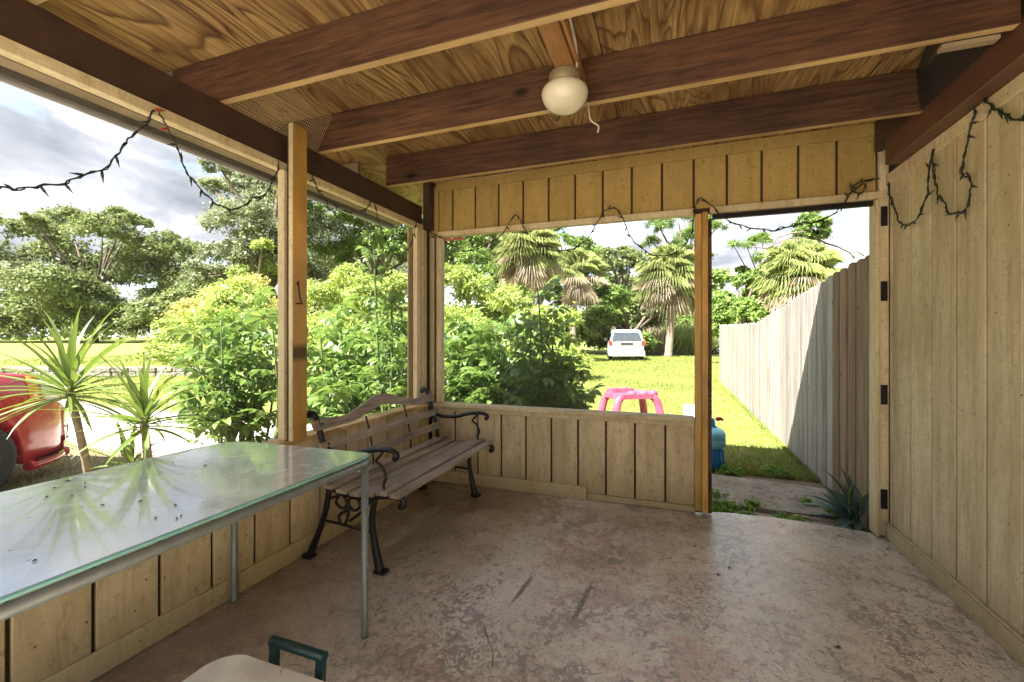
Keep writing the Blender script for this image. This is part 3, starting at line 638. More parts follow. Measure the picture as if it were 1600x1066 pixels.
# ------------------------------------------------------------------ bench
def bench():
    t = empty('garden_bench', (-1.6, 2.49, 0), 'weathered grey slatted garden bench with black cast iron ends under the window', 'bench')
    X0 = -1.875
    def iron(name, pts, r, y, fl=None):
        P_ = smooth_path([(X0+a, y, z) for a, z in pts], 5); return P_
    for y in (1.905, 3.075):
        for nm, pts, r in (('leg', [(-.02, 0), (.03, .10), (.095, .26), (.125, .40)], (.024, .016)), ('leg', [(.455, 0), (.425, .13), (.405, .26), (.425, .385)], (.026, .016))):
            P_ = iron(nm, pts, .02, y); n = len(P_); bm = bmesh.new(); tube_bm(bm, P_, [r[0]+(r[1]-r[0])*min(1, i/n*2.2) for i in range(n)], 8)
            fx = P_[0]; bmesh.ops.create_cube(bm, size=1, matrix=Matrix.Translation((fx.x+.004, fx.y, .0085)) @ Matrix.Diagonal((.065, .045, .017, 1)))
            link(nm, me_from(bm), M['iron'], t)
        P_ = iron('', [(.12, .39), (.125, .47), (.10, .58), (.06, .70), (.025, .785), (-.01, .80), (-.02, .775)], .017, y); bm = bmesh.new(); tube_bm(bm, P_, .017, 8); link('back_upright', me_from(bm), M['iron'], t)
        P_ = iron('', [(.11, .41), (.20, .385), (.32, .375), (.46, .395), (.55, .405), (.59, .395), (.597, .365), (.575, .355)], .015, y); bm = bmesh.new(); tube_bm(bm, P_, .016, 8); link('seat_rail', me_from(bm), M['iron'], t)
        P_ = iron('', [(.09, .62), (.17, .595), (.28, .60), (.38, .625), (.47, .64), (.535, .635), (.555, .615), (.54, .595)], .014, y); bm = bmesh.new()
        tube_bm(bm, P_, [.014]*(len(P_)-8)+[.017]*8, 8)
        for c in ([(.50, .405), (.475, .45), (.49, .50), (.465, .55), (.43, .575), (.45, .60), (.47, .625)],):
            tube_bm(bm, smooth_path([(X0+a, y, z) for a, z in c], 4), .008, 6)
        link('armrest', me_from(bm), M['iron'], t)
        bm = bmesh.new()
        for c in ([(.08, .22), (.20, .215), (.32, .205), (.415, .20)], [(.20, .38), (.17, .33), (.21, .30), (.245, .33), (.215, .37)], [(.30, .375), (.33, .33), (.29, .30), (.25, .33), (.27, .37)],
                  [(.25, .33), (.25, .27), (.23, .22)], [(.25, .30), (.19, .26), (.20, .22)], [(.26, .24), (.34, .30), (.40, .37)], [(.12, .34), (.17, .36), (.20, .38)]):
            tube_bm(bm, smooth_path([(X0+a, y, z) for a, z in c], 4), .008, 6)
        link('scroll_brace', me_from(bm), M['iron'], t)
    Ya, Yb = 1.862, 3.118
    for i, (a, z) in enumerate(((.150, .418), (.235, .404), (.320, .398), (.405, .408), (.490, .424))):
        me = box_me(X0+a-.033, X0+a+.033, Ya+random.uniform(-.004, .004), Yb, z-.011, z+.011, .004); link('seat_slat', me, M['slat'], t)
    # front edge slat rolls down
    link('seat_slat', box_me(X0+.535, X0+.598, Ya, Yb, .408, .428, .004), M['slat'], t)
    def back_slat(z0, z1, x):   # leans back
        bm = bmesh.new(); bmesh.ops.create_cube(bm, size=1, matrix=Matrix.Translation((X0+x, (Ya+Yb)/2, (z0+z1)/2)) @ Matrix.Rotation(R(-22), 4, 'Y') @ Matrix.Diagonal((.020, Yb-Ya, z1-z0, 1)))
        bmesh.ops.bevel(bm, geom=list(bm.edges), offset=.003, segments=1, affect='EDGES'); link('back_slat', me_from(bm), M['slat'], t)
    back_slat(.495, .548, .133); back_slat(.60, .65, .105)
    # crest rail with a raised middle
    bm = bmesh.new(); n = 41; rows = []
    for i in range(n):
        s = i/(n-1); y = Ya+(Yb-Ya)*s; e = math.exp(-((s-.5)/.17)**2); k = max(0, min(1, (e)))
        zt = .765+.072*k - .012*math.exp(-((abs(s-.5)-.30)/.06)**2); zb = .712+.055*k*(1 if e > .2 else e/.2)
        xo = X0+.052-(zt-.765)*.35; rows.append([bm.verts.new(p) for p in ((xo+.022, y, zb), (xo+.0, y, zt), (xo-.020, y, zt-.003), (xo+.002, y, zb))])
    for a, b in zip(rows, rows[1:]):
        for k in range(4): bm.faces.new((a[k], a[(k+1) % 4], b[(k+1) % 4], b[k]))
    bm.faces.new(rows[0]); bm.faces.new(rows[-1][::-1]); link('crest_rail', me_from(bm), M['slat'], t)
    for y in (2.28, 2.70): tube('back_rod', [(X0+.125, y, .42), (X0+.122, y, .50), (X0+.098, y, .63), (X0+.065, y, .73)], .006, M['iron'], t, 6)
    for y in (1.905, 3.075):
        for a, z in ((.118, .64), (.148, .53), (.075, .745)):
            bm = bmesh.new(); tube_bm(bm, [(X0+a, y, z), (X0+a+.006, y, z)], .006, 8); link('bolt', me_from(bm), M['iron'], t)
bench()

# ------------------------------------------------------------------ glass table
def rrect(x0, x1, y0, y1, r, n=6):
    p = []
    for cx, cy, a in ((x1-r, y1-r, 0), (x0+r, y1-r, 90), (x0+r, y0+r, 180), (x1-r, y0+r, 270)):
        for k in range(n+1): t = R(a+90*k/n); p.append((cx+r*math.cos(t), cy+r*math.sin(t)))
    return p
tb = empty('glass_table', (-1.55, .45, 0), 'long frosted glass outdoor table with grey tube legs along the left wall', 'table')
TP = [(-1.162, -.60), (-1.150, 1.44), (-1.162, 1.485), (-1.20, 1.50), (-1.80, 1.475), (-1.875, 1.455), (-1.915, 1.40), (-1.93, 1.30), (-1.965, -.60)]
g_ = poly_slab('glass_top', TP, .733, .743, M['glass_top'], tb, .002)
bm = bmesh.new(); tube_bm(bm, [(x*1.0+(.004 if x > -1.5 else -.004), y-.012, .716) for x, y in TP], .0155, 8); link('frame', me_from(bm), M['steel'], tb)
bm = bmesh.new(); tube_bm(bm, [(x+(.003 if x > -1.5 else 0), y+.002, .738) for x, y in TP[:4]], .0052, 6); link('glass_edge', me_from(bm), M['glass_edge'], tb)
for x, y in ((-1.175, 1.475), (-1.895, 1.465), (-1.175, -.55), (-1.90, -.55)): tube('leg', [(x, y, .0), (x, y, .012), (x, y, .712)], [.0165, .0145, .0145], M['steel'], tb, 12)
tube('crossbar', [(-1.875, 1.47, .675), (-1.19, 1.475, .675)], .010, M['steel'], tb); tube('crossbar', [(-1.875, 1.46, .70), (-1.19, 1.465, .70)], .008, M['steel'], tb)
for x in (-1.25, -1.32): tube('strut', [(x, 1.474, .675), (x, 1.47, .716)], .007, M['steel'], tb)
for i, (u, v) in enumerate(((85, 763), (106, 752), (133, 762), (133, 755), (112, 776), (73, 777), (274, 790), (276, 811), (283, 807), (219, 784), (54, 877), (320, 728), (243, 810), (270, 724), (160, 790))):
    p = on_z(u, v, .7435); a = random.uniform(0, 3.1); l = random.uniform(.003, .007)
    bm = bmesh.new(); tube_bm(bm, [p+Vector((-math.cos(a)*l, -math.sin(a)*l, .001)), p+Vector((0, 0, .003)), p+Vector((math.cos(a)*l, math.sin(a)*l, .001))], [.0008, .0022, .0008], 5)
    tag(link('leaf_crumb', me_from(bm), M['twig'] if i % 3 == 0 else M['blackpl']), 'tiny dark leaf crumb lying on the dusty glass table', 'debris', 'dark crumbs on the glass table')

# ------------------------------------------------------------------ cooler
ck = empty('cooler', (-.92, .58, 0), 'dirty beige plastic cooler with dark green pull handle at the bottom edge', 'cooler')
def rbox(name, x0, x1, y0, y1, z0, z1, r, mat, parent, bev=.012, taper=0):
    o = poly_slab(name, rrect(x0, x1, y0, y1, r, 16), z0, z1, mat, parent, bev)
    return o
rbox('tub', -1.10, -.74, .33, .825, .03, .325, .05, M['cooler_dark'], ck, .004); rbox('lid', -1.12, -.72, .31, .848, .328, .382, .075, M['cooler'], ck, .022)
rbox('lid_panel', -1.07, -.77, .36, .80, .3805, .3835, .05, M['cooler'], ck, .001)
hp = [(-.998, .868, .10), (-.998, .888, .405), (-.842, .888, .405), (-.842, .868, .10)]
bm = bmesh.new()
for a, b in zip(hp, hp[1:]):
    a, b = Vector(a), Vector(b); 
    if abs((b-a).z) > .1: bmesh.ops.create_cube(bm, size=1, matrix=Matrix.Translation((a+b)/2) @ (b-a).to_track_quat('Z', 'Y').to_matrix().to_4x4() @ Matrix.Diagonal((.022, .016, (b-a).length, 1)))
    else: tube_bm(bm, [a+Vector((-.012, 0, 0)), b+Vector((.012, 0, 0))], .013, 12)
link('handle', me_from(bm), M['cooler_dark'], ck)
for x in (-1.05, -.79): 
    bm = bmesh.new(); tube_bm(bm, [(x-.02, .82, .045), (x+.02, .82, .045)], .044, 18); link('wheel', me_from(bm), M['blackpl'], ck)
tube('straw', smooth_path([on_z(437, 1052, .40), on_z(447, 1040, .42), on_z(470, 1040, .40)], 3), .0012, M['twig'], ck, 5)

# floor scuffs and litter
def blob(name, c, a, L, W, mat, z=.0015, par=fl):
    bm = bmesh.new(); n = 22; vs_ = []
    for k in range(n):
        t = 2*math.pi*k/n; rr = 1+random.uniform(-.35, .2); x = L*math.copysign(abs(math.cos(t))**.6, math.cos(t))*rr; y = W*math.copysign(abs(math.sin(t))**.6, math.sin(t))*rr
        vs_.append(bm.verts.new((c[0]+x*math.cos(a)-y*math.sin(a), c[1]+x*math.sin(a)+y*math.cos(a), z)))
    bm.faces.new(vs_); return link(name, me_from(bm), mat, par)
for (u0, v0, u1, v1, w_) in ((925, 912, 897, 968, .012), (832, 900, 800, 942, .011)):
    a, b = on_z(u0, v0, 0), on_z(u1, v1, 0); d = b-a; blob('scuff_mark', (a+b)/2, math.atan2(d.y, d.x), d.length/2, w_, M['stain'])
tw = tube('twig', smooth_path([on_z(757, 978, .004), on_z(764, 1003, .006), on_z(770, 1020, .004), on_z(769, 1042, .004)]), .0016, M['twig'], None, 5); tag(tw, 'thin dry curved twig lying on the porch floor', 'twig')
for i, (u, v) in enumerate(((1086, 854), (1140, 888), (1122, 898), (1311, 838), (1310, 1012))):
    p = on_z(u, v, 0); o = blob('leaf_scrap', p, random.uniform(0, 3), .013, .008, M['blackpl'], .003, None)
    tag(o, 'small dark leaf scrap lying on the painted floor', 'debris', 'dark leaf scraps on the floor')

# ------------------------------------------------------------------ outside the door: slab, pavers, fence
poly_slab('path', [(.12, 3.62), (.45, 3.70), (.9, 3.66), (1.21, 3.72), (1.21, 4.35), (.85, 4.40), (.3, 4.45), (.02, 4.43), (.02, 3.7)], -.15, -.045, M['concrete'], None, .012)['kind'] = 'structure'
bpy.data.objects['path']['label'] = 'rough concrete slab outside the open doorway'
for i, pts in enumerate(([(.36, 3.44), (.74, 3.46), (.76, 3.60), (.38, 3.63)], [(.78, 3.45), (1.12, 3.44), (1.13, 3.55), (.79, 3.57)], [(.80, 3.585), (1.10, 3.565), (1.11, 3.63), (.82, 3.64)])):
    tag(poly_slab('paver', pts, -.12, -.055+.006*i, M['concrete'], None, .005), ['grey paver left of the gap at the doorstep', 'grey paver right of the gap touching the floor edge', 'narrow paver strip between the doorstep paver and slab'][i], 'paver')
fz = ([3.4, 3.7, 4.35, 5.5, 8, 14.7], [1.81, 1.78, 1.74, 1.65, 1.447, 1.59])
fn = empty('picket_fence', (1.3, 9, -.1), 'weathered privacy fence of upright boards, sunlit beyond a slanting shadow', 'fence')
y = 3.47; k = 0
while y < 14.66:
    w_ = random.uniform(.132, .146); x = 1.27+(.10*max(0, y-8)/6.65)+random.uniform(-.004, .004); zt = float(np.interp(y, *fz))+random.uniform(-.014, .014)
    bm = bmesh.new(); prof = [(0, -.12), (w_, -.12), (w_, zt-.03), (w_*.85, zt-.006), (w_*.5, zt), (w_*.15, zt-.006), (0, zt-.03)]
    ln = random.uniform(-.004, .004)
    a = [bm.verts.new((x, y+p, z)) for p, z in prof]; b = [bm.verts.new((x+.016, y+p+ln, z)) for p, z in prof]
    bm.faces.new(a[::-1]); bm.faces.new(b)
    for i in range(7): j = (i+1) % 7; bm.faces.new((a[i], a[j], b[j], b[i]))
    link('board', me_from(bm), M['picket_b'] if y < 4.25 else M['picket'], fn)
    y += w_ + (.05 if k == 3 else random.uniform(.003, .011)); k += 1
for z in (.2, .9, 1.38): box('rail', (1.292, 1.33, 3.45, 8.0, z-.045, z+.045), M['picket_b'], fn)
for yy in (3.5, 5.9, 8.2, 10.6, 12.9, 14.6): box('post', (1.335+.10*max(0, yy-8)/6.65, 1.42+.10*max(0, yy-8)/6.65, yy, yy+.09, -.15, 1.40), M['picket_b'], fn)

# ------------------------------------------------------------------ plants: long leaf blades
def blade_me(L, W, droop, fold=.25, n=7, wob=0, taper=.75):
    v = []; f = []
    for i in range(n+1):
        t = i/n; w_ = W*(math.sin(math.pi*min(1, (t*.93+.07))**taper))*.5; w_ = max(w_, .0006)
        ang = droop*t**1.4; x = L*(t*math.cos(ang*.5)); z = -L*t*math.sin(ang*.5)
        wb = wob*math.sin(t*5)
        v += [(x, -w_+wb, z), (x, wb, z-w_*fold), (x, w_+wb, z)]
    for i in range(n):
        a = i*3; f += [(a, a+1, a+4, a+3), (a+1, a+2, a+5, a+4)]
    me = bpy.data.meshes.new('blade'); me.from_pydata(v, [], f)
    for p in me.polygons: p.use_smooth = True
    return me
def place_leaf(name, me, mat, parent, root_loc, pos, az, el, roll=0, s=1):
    o = bpy.data.objects.new(name, me); COL.objects.link(o)
    if not me.materials: me.materials.append(mat)
    o.parent = parent
    o.matrix_basis = Matrix.Translation(Vector(pos)-Vector(root_loc)) @ Matrix.Rotation(az, 4, 'Z') @ Matrix.Rotation(-el, 4, 'Y') @ Matrix.Rotation(roll, 4, 'X') @ Matrix.Scale(s, 4)
    return o
def dracaena(label, head, base, nl, L, lower=None):
    root = empty('dracaena', base, label, 'plant', 'spiky plants outside the left opening')
    b, h = Vector(base), Vector(head); P_ = smooth_path([b, b.lerp(h, .5)+Vector((.02, .02, 0)), h], 8)
    bm = bmesh.new(); tube_bm(bm, P_, [.021-.006*i/len(P_)+.0016*(i % 2) for i in range(len(P_))], 8); link('stem', me_from(bm), M['stem_d'], root)
    vars_ = [blade_me(L*random.uniform(.85, 1.2), .026, random.uniform(.15, .8), .35, 8, .004) for _ in range(6)]
    for i in range(nl):
        t = i/nl; el = R(88-105*t**.8+random.uniform(-8, 8)); az = i*2.399+random.uniform(-.2, .2)
        place_leaf('leaf', vars_[i % 6], M['lf_drac'], root, base, h+Vector((0, 0, -.06*t)), az, el, random.uniform(-.3, .3), random.uniform(.75, 1.1))
    return root
h1 = Vector((-2.76, 1.27, .97)); h2 = Vector((-2.30, 1.32, .86))
h1 = at_d(107, 603, 2.14); h2 = at_d(224, 650, 2.05)
dracaena('taller spiky green plant with leaning ringed stem near the red car', h1, at_d(152, 740, 2.35)*1.0 - Vector((0, 0, at_d(152, 740, 2.35).z+.1)), 64, .42)
dracaena('smaller spiky green plant with straight stem right of the taller one', h2, (h2.x+.02, h2.y, -.1), 54, .33)
h3 = at_d(206, 722, 2.2); dracaena('low young spiky plant at the foot of the two taller ones', h3, (h3.x, h3.y, -.1), 22, .26)

# umbrella tree (schefflera): compound leaves on upright stems
def compound_me(n=8, L=.125, seed=0):
    rr = random.Random(seed); v = []; f = []
    v += [(0, -.0018, 0), (0, .0018, 0), (.13, .0015, .01), (.13, -.0015, .01)]; f.append((0, 1, 2, 3))
    for k in range(n):
        a = 2*math.pi*k/n+rr.uniform(-.15, .15); l = L*rr.uniform(.75, 1.1); w_ = l*.42; dr = rr.uniform(.35, .8); base = len(v); st = .02
        ca, sa = math.cos(a), math.sin(a)
        for t, ww, dz in ((0, .05, 0), (.3, .75, .06), (.6, 1.0, .28), (.85, .65, .62), (1, .04, .95)):
            r_ = st+l*t*(1-.15*t*dr); z = .01-dz*l*dr*.8
            for s_ in (-1, 0, 1):
                y_ = s_*w_*ww*.5; v.append((.13+r_*ca-y_*sa, r_*sa+y_*ca, z+(abs(s_)*w_*ww*.14)))
        for i in range(4):
            q = base+i*3; f += [(q, q+1, q+4, q+3), (q+1, q+2, q+5, q+4)]
    me = bpy.data.meshes.new('compound'); me.from_pydata(v, [], f)
    for p in me.polygons: p.use_smooth = True
    me.materials.append(M['lf_umb']); return me
CMP = [compound_me(random.choice((7, 8, 8, 9)), random.uniform(.10, .13), s_) for s_ in range(7)]
def umbrella_shrub(label, base, stems, spread=.28, per=24, s=1.0, lo=.25):
    """stems: list of top points; leaves spiral up each stem"""
    base = Vector(base); root = empty('umbrella_tree', base, label, 'shrub', 'umbrella trees close outside the porch')
    bm = bmesh.new(); ks = 0
    for top in stems:
        top = Vector(top); foot = base+Vector((random.uniform(-.25, .25), random.uniform(-.2, .2), 0)); foot = Vector((foot.x*.4+top.x*.6, foot.y*.4+top.y*.6, base.z))
        P_ = smooth_path([foot, foot.lerp(top, .5)+Vector((random.uniform(-.06, .06), random.uniform(-.06, .06), 0)), top], 6)
        tube_bm(bm, P_, [.016-.010*i/len(P_) for i in range(len(P_))], 6)
        for i in range(per):
            t = lo+(1-lo)*(i/per)**.85; x = t*(len(P_)-1); j = int(min(x, len(P_)-2)); p = P_[j].lerp(P_[j+1], x-j)
            az = i*2.4+random.uniform(-.4, .4); el = R(random.uniform(5, 45)) if t < .93 else R(random.uniform(40, 80))
            off = Vector((math.cos(az), math.sin(az), 0))*spread*random.uniform(0, 1)*(1.1-.6*t)
            place_leaf('leaf', CMP[(i+ks) % 7], M['lf_umb'], root, base, p+off+Vector((0, 0, random.uniform(-.03, .03))), az, el, random.uniform(-.4, .4), s*1.18*random.uniform(.7, 1.25)*(1.0 if t < .9 else .8)); ks += 1
    link('stem', me_from(bm), M['stem_g'], root); return root
def tops(lst, d): return [at_d(u, v, d+random.uniform(-.35, .35)) for u, v in lst]
umbrella_shrub('leafy umbrella tree in sunlight left of the orange post', gd(390, 4.9), tops([(320, 545), (345, 500), (372, 520), (398, 478), (425, 500), (330, 600), (410, 560), (360, 590), (440, 540), (312, 640), (385, 620)], 4.9), .24, 22)
umbrella_shrub('umbrella tree between the orange post and the corner behind the bench', gd(570, 4.6), tops([(500, 520), (530, 480), (556, 530), (610, 500), (640, 520), (575, 560), (510, 590), (620, 580), (548, 600), (650, 570), (490, 560)], 4.5), .24, 22)
umbrella_shrub('tall thin umbrella tree stem reaching to the eave behind the bench', gd(592, 3.9), [at_d(584, 365, 3.9), at_d(612, 470, 3.8)], .05, 30, .62, .35)
umbrella_shrub('dark umbrella tree filling the left of the back opening', gd(760, 5.8), tops([(705, 520), (735, 500), (765, 530), (790, 510), (720, 580), (752, 590), (785, 580), (700, 600), (815, 560), (740, 545), (800, 600)], 5.7), .28, 26, 1.15)
umbrella_shrub('umbrella tree with one raised stem right of the back opening middle', gd(835, 5.2), tops([(840, 450), (862, 520), (830, 510), (880, 575), (850, 580), (905, 610), (868, 615), (820, 600), (890, 640), (845, 640)], 5.1), .18, 22, 1.05)

# oyster plant by the doorway
pl = on_z(1335, 822, -.06); root = empty('oyster_plant', pl, 'dark spiky oyster plant growing at the foot of the fence by the doorway', 'plant')
pv = [blade_me(L, .075, dr, .45, 8, 0, .6) for L, dr in ((.34, .5), (.28, .3), (.38, .8), (.24, .2))]
for i in range(26):
    t = i/26; az = R(180+random.uniform(-115, 60)) if i % 5 else random.uniform(0, 6.28); el = R(86-95*t+random.uniform(-8, 8))
    place_leaf('leaf', pv[i % 4], M['lf_oyster'], root, pl, pl+Vector((random.uniform(-.02, .02), random.uniform(-.02, .02), .05+.05*(1-t))), az, el, random.uniform(-.5, .5), random.uniform(.7, 1.05))
p = on_z(1288, 806, 0.0)
fb = lathe('flower', [(.002, -.012), (.016, -.006), (.02, .002), (.008, .010), (.002, .012)], p, M['lf_purple'], root, 10)
vn = [on_z(1337, 765, .1)+Vector((0, -.02, 0))]
tube('vine', smooth_path([(pl.x-.04, pl.y-.05, .02), (pl.x-.05, pl.y-.06, .16), (pl.x-.02, pl.y-.05, .22), (pl.x+.02, pl.y-.05, .15), (pl.x+.01, pl.y-.06, .02)], 5), .006, M['stem_g'], root)

# ------------------------------------------------------------------ background shrubs and trees
def shrub(label, pxs, d, n, L, W, lf, z=-.1, group=None, **k):
    cl = px_clumps(pxs, d, .08); bu = sum(p[0] for p in pxs)/len(pxs); b = gd(bu, d, z); root = empty('shrub', b, label, 'shrub', group)
    limbs('stem', b-Vector((0, 0, .1)), cl, .05, M['stem_g'], root); crown('foliage', cl, int(n*1.5), L*.8, W*.8, M[lf], root, **k); return root
GS = 'yellow green shrubs massed beyond the porch'
shrub('golden green shrub at the near end of the low stone wall', [(300, 540, 42), (345, 500, 42), (270, 555, 30), (380, 470, 40), (330, 560, 42), (400, 530, 50), (262, 510, 22)], 12.5, 16000, .13, .06, 'lf_lime', group=GS)
shrub('tall yellow shrub top left of the orange post', [(350, 470, 30), (300, 490, 30), (395, 455, 34), (420, 500, 40)], 13.6, 6000, .13, .06, 'lf_yel', group=GS)
shrub('bright lime shrub seen between orange post and porch corner', [(500, 470, 42), (545, 440, 36), (590, 470, 46), (635, 455, 36), (520, 540, 55), (580, 560, 55), (640, 530, 50), (470, 540, 50)], 10.5, 26000, .12, .055, 'lf_lime', group=GS)
shrub('bright lime shrub filling the left of the back opening', [(705, 440, 32), (740, 460, 36), (720, 520, 50), (770, 500, 42), (800, 470, 30), (770, 570, 55), (825, 530, 42)], 10.0, 24000, .11, .05, 'lf_lime', group=GS)
shrub('lime shrub behind the umbrella tree near the thin palm trunk', [(840, 500, 32), (865, 545, 36), (880, 500, 24), (830, 580, 40), (895, 560, 24)], 14, 9000, .14, .07, 'lf_lime', group=GS)
GT = 'trees along the far edge of the lawn'
tree('tree', 'dark olive tree with spreading flat crown left of the others', [(60, 365, 34), (110, 350, 36), (160, 370, 40), (180, 335, 18), (90, 405, 46), (150, 430, 50), (205, 400, 40), (80, 450, 44), (215, 350, 20), (130, 470, 42), (48, 345, 14), (195, 345, 16), (228, 352, 12)], 44, 42000, .34, .17, 'lf_dark', 150, .5, .26, GT)
tree('tree', 'grey green tree with rounded crown at the left picture edge', [(-50, 400, 50), (-5, 430, 50), (30, 440, 40), (-30, 480, 50), (20, 490, 44), (4, 385, 14), (-20, 350, 22)], 42, 22000, .34, .17, 'lf_grey', -10, .5, .24, GT)
tree('tree', 'olive tree behind the golden shrub right of the spreading tree', [(245, 385, 26), (280, 400, 34), (230, 430, 40), (300, 445, 40), (260, 470, 40), (330, 470, 34), (265, 372, 14), (300, 378, 12)], 46, 26000, .34, .17, 'lf_dark', 280, .5, .24, GT)
tree('tree', 'tall grey leaved tree rising above the orange post', [(350, 300, 34), (400, 290, 44), (380, 350, 48), (430, 330, 50), (350, 400, 40), (410, 410, 56), (470, 300, 50), (490, 370, 50), (330, 290, 14), (345, 265, 22), (322, 430, 26), (440, 260, 40), (460, 430, 46)], 26, 52000, .20, .10, 'lf_grey', 440, .1, .4, GT, minis=34)
tree('tree', 'vine draped lime tree in front of the tall grey tree', [(385, 400, 22), (395, 365, 16), (425, 420, 26), (380, 430, 22), (410, 385, 14)], 22, 9000, .18, .09, 'lf_lime', 400, 0, .2, GT)
tree('tree', 'green tree with open crown between orange post and porch corner', [(520, 330, 50), (570, 360, 46), (620, 390, 46), (540, 400, 46), (600, 330, 46), (650, 400, 44), (560, 290, 50), (640, 330, 44)], 28, 40000, .21, .11, 'lf_mid', 590, .0, .35, GT, minis=22)
tree('tree', 'dark green tree behind the porch corner and palm skirt', [(700, 400, 36), (730, 380, 34), (745, 420, 36), (690, 360, 40), (760, 370, 30), (780, 350, 28)], 30, 24000, .22, .11, 'lf_mid', 730, -.1, .3, GT)
tree('tree', 'thin crowned tree rising between the two left palms', [(880, 375, 16), (905, 385, 20), (925, 400, 24), (870, 360, 14), (900, 420, 28)], 40, 8000, .26, .12, 'lf_mid', 900, -.1, .25, GT)
tree('tree', 'olive tree behind the white van left of the tall palm', [(950, 420, 26), (985, 410, 24), (965, 450, 36), (1000, 450, 30), (930, 460, 30), (990, 490, 36), (950, 400, 14), (975, 395, 12)], 38, 24000, .28, .14, 'lf_dark', 965, -.1, .35, GT)
tree('tree', 'bright green broadleaf tree directly behind the white van', [(940, 500, 34), (980, 500, 36), (1010, 510, 34), (960, 470, 30), (1000, 540, 26), (925, 530, 28), (1020, 480, 22), (1075, 510, 28), (1060, 480, 20)], 33, 26000, .27, .16, 'lf_mid', 975, -.1, .3, GT)
tree('pine_tree', 'feathery pine crown high behind the tall palm', [(1030, 355, 20), (1060, 345, 24), (1080, 370, 24), (1020, 380, 16), (1100, 350, 22), (1060, 385, 16), (1120, 356, 12)], 36, 12000, .34, .05, 'lf_mid', 1065, -.1, .3, GT, minis=14)
tree('tree', 'bright green tree behind the far end of the fence', [(1165, 440, 18), (1180, 465, 26), (1150, 490, 30), (1200, 490, 30), (1130, 470, 20), (1160, 425, 12), (1140, 500, 26), (1185, 430, 14), (1120, 520, 22)], 24, 20000, .20, .11, 'lf_mid', 1160, -.1, .22, GT)
tree('pine_tree', 'slender pine with few needle tufts above the fence', [(1146, 383, 9), (1166, 384, 9), (1178, 376, 8), (1190, 372, 9), (1187, 400, 9), (1200, 378, 6), (1183, 406, 6)], 25, 3200, .26, .035, 'lf_mid', 1215, -.1, .12, GT, minis=10)
vt = tree('tree', 'vine covered tree top rising above the palm behind the fence', [(1262, 345, 15), (1282, 350, 14), (1255, 365, 14), (1280, 370, 14), (1268, 330, 12), (1292, 362, 7), (1243, 352, 6)], 25, 7000, .16, .09, 'lf_mid', 1270, -.1, .2, GT)
for pp in ([(1262, 372), (1235, 372), (1215, 380), (1198, 388), (1170, 386)], [(1262, 362), (1235, 365), (1214, 372), (1208, 385)], [(1272, 370), (1290, 380), (1310, 386), (1330, 396), (1340, 393), (1350, 400)], [(1330, 396), (1335, 404)]):
    P_ = [at_d(u, v, 24.5) for u, v in pp]; tube('branch', P_, [.06-.04*i/len(P_) for i in range(len(P_))], M['trunk'], vt, 5)
tree('tree', 'broad dull green tree filling the gap behind the lime shrub and orange post', [(450, 400, 44), (500, 420, 44), (545, 410, 40), (590, 425, 44), (640, 430, 44), (480, 350, 40), (560, 350, 40), (680, 420, 36), (620, 340, 40)], 38, 30000, .26, .14, 'lf_grey', 560, -.1, .35, GT)
tree('tree', 'leafy green tree standing behind the two left palms', [(780, 400, 34), (820, 430, 34), (860, 420, 34), (850, 460, 34), (900, 470, 30), (790, 450, 34), (880, 440, 28), (760, 360, 26)], 37, 26000, .27, .14, 'lf_mid', 840, -.1, .3, GT)
tree('tree', 'mid green tree between the tall palm and the door post', [(1075, 440, 30), (1100, 470, 30), (1050, 480, 30), (1120, 440, 22), (1085, 400, 26), (1030, 440, 26), (1110, 500, 24)], 37, 18000, .27, .14, 'lf_mid', 1080, -.1, .3, GT)
tree('tree', 'low olive tree between the rounded left tree and the tall grey one', [(290, 480, 34), (330, 450, 34), (345, 490, 34), (370, 470, 30), (240, 490, 30)], 38, 16000, .30, .15, 'lf_dark', 320, .4, .3, GT)
# undergrowth under the tree lines: one mass nobody could count
ug = []
for u in range(-120, 330, 14): ug.append((u+random.uniform(-5, 5), random.uniform(478, 516), random.uniform(26, 38), 43))
for u in range(300, 700, 16): ug.append((u, random.uniform(480, 525), random.uniform(24, 36), 24))
for u in range(690, 930, 12): ug.append((u, random.uniform(500, 535), random.uniform(18, 30), 34))
for u in range(905, 1260, 12): ug.append((u, random.uniform(515, 545), random.uniform(13, 20), 36))
v = crown_arrays([(tuple(at_d(u, v_, d*(1+random.uniform(-.05, .05)))), r*d/F) for u, v_, r, d in ug], 100000, .30, .14, minis=18)
tag(link('undergrowth', np_mesh('undergrowth', v, quads(100000), M['lf_dark']), None), 'dense dark undergrowth along the lawn edge beneath the trees', kind='stuff')
# far wood closing the horizon all round
fw = []
for a in range(0, 360, 4):
    rr_ = random.uniform(75, 95); fw.append(((rr_*math.cos(R(a)), rr_*math.sin(R(a)), random.uniform(1.5, 4)), random.uniform(4.5, 6.5)))
v = crown_arrays(fw, 60000, .9, .5, minis=40); tag(link('far_wood', np_mesh('far_wood', v, quads(60000), M['lf_dark']), None), 'distant wood closing off the horizon', kind='stuff')
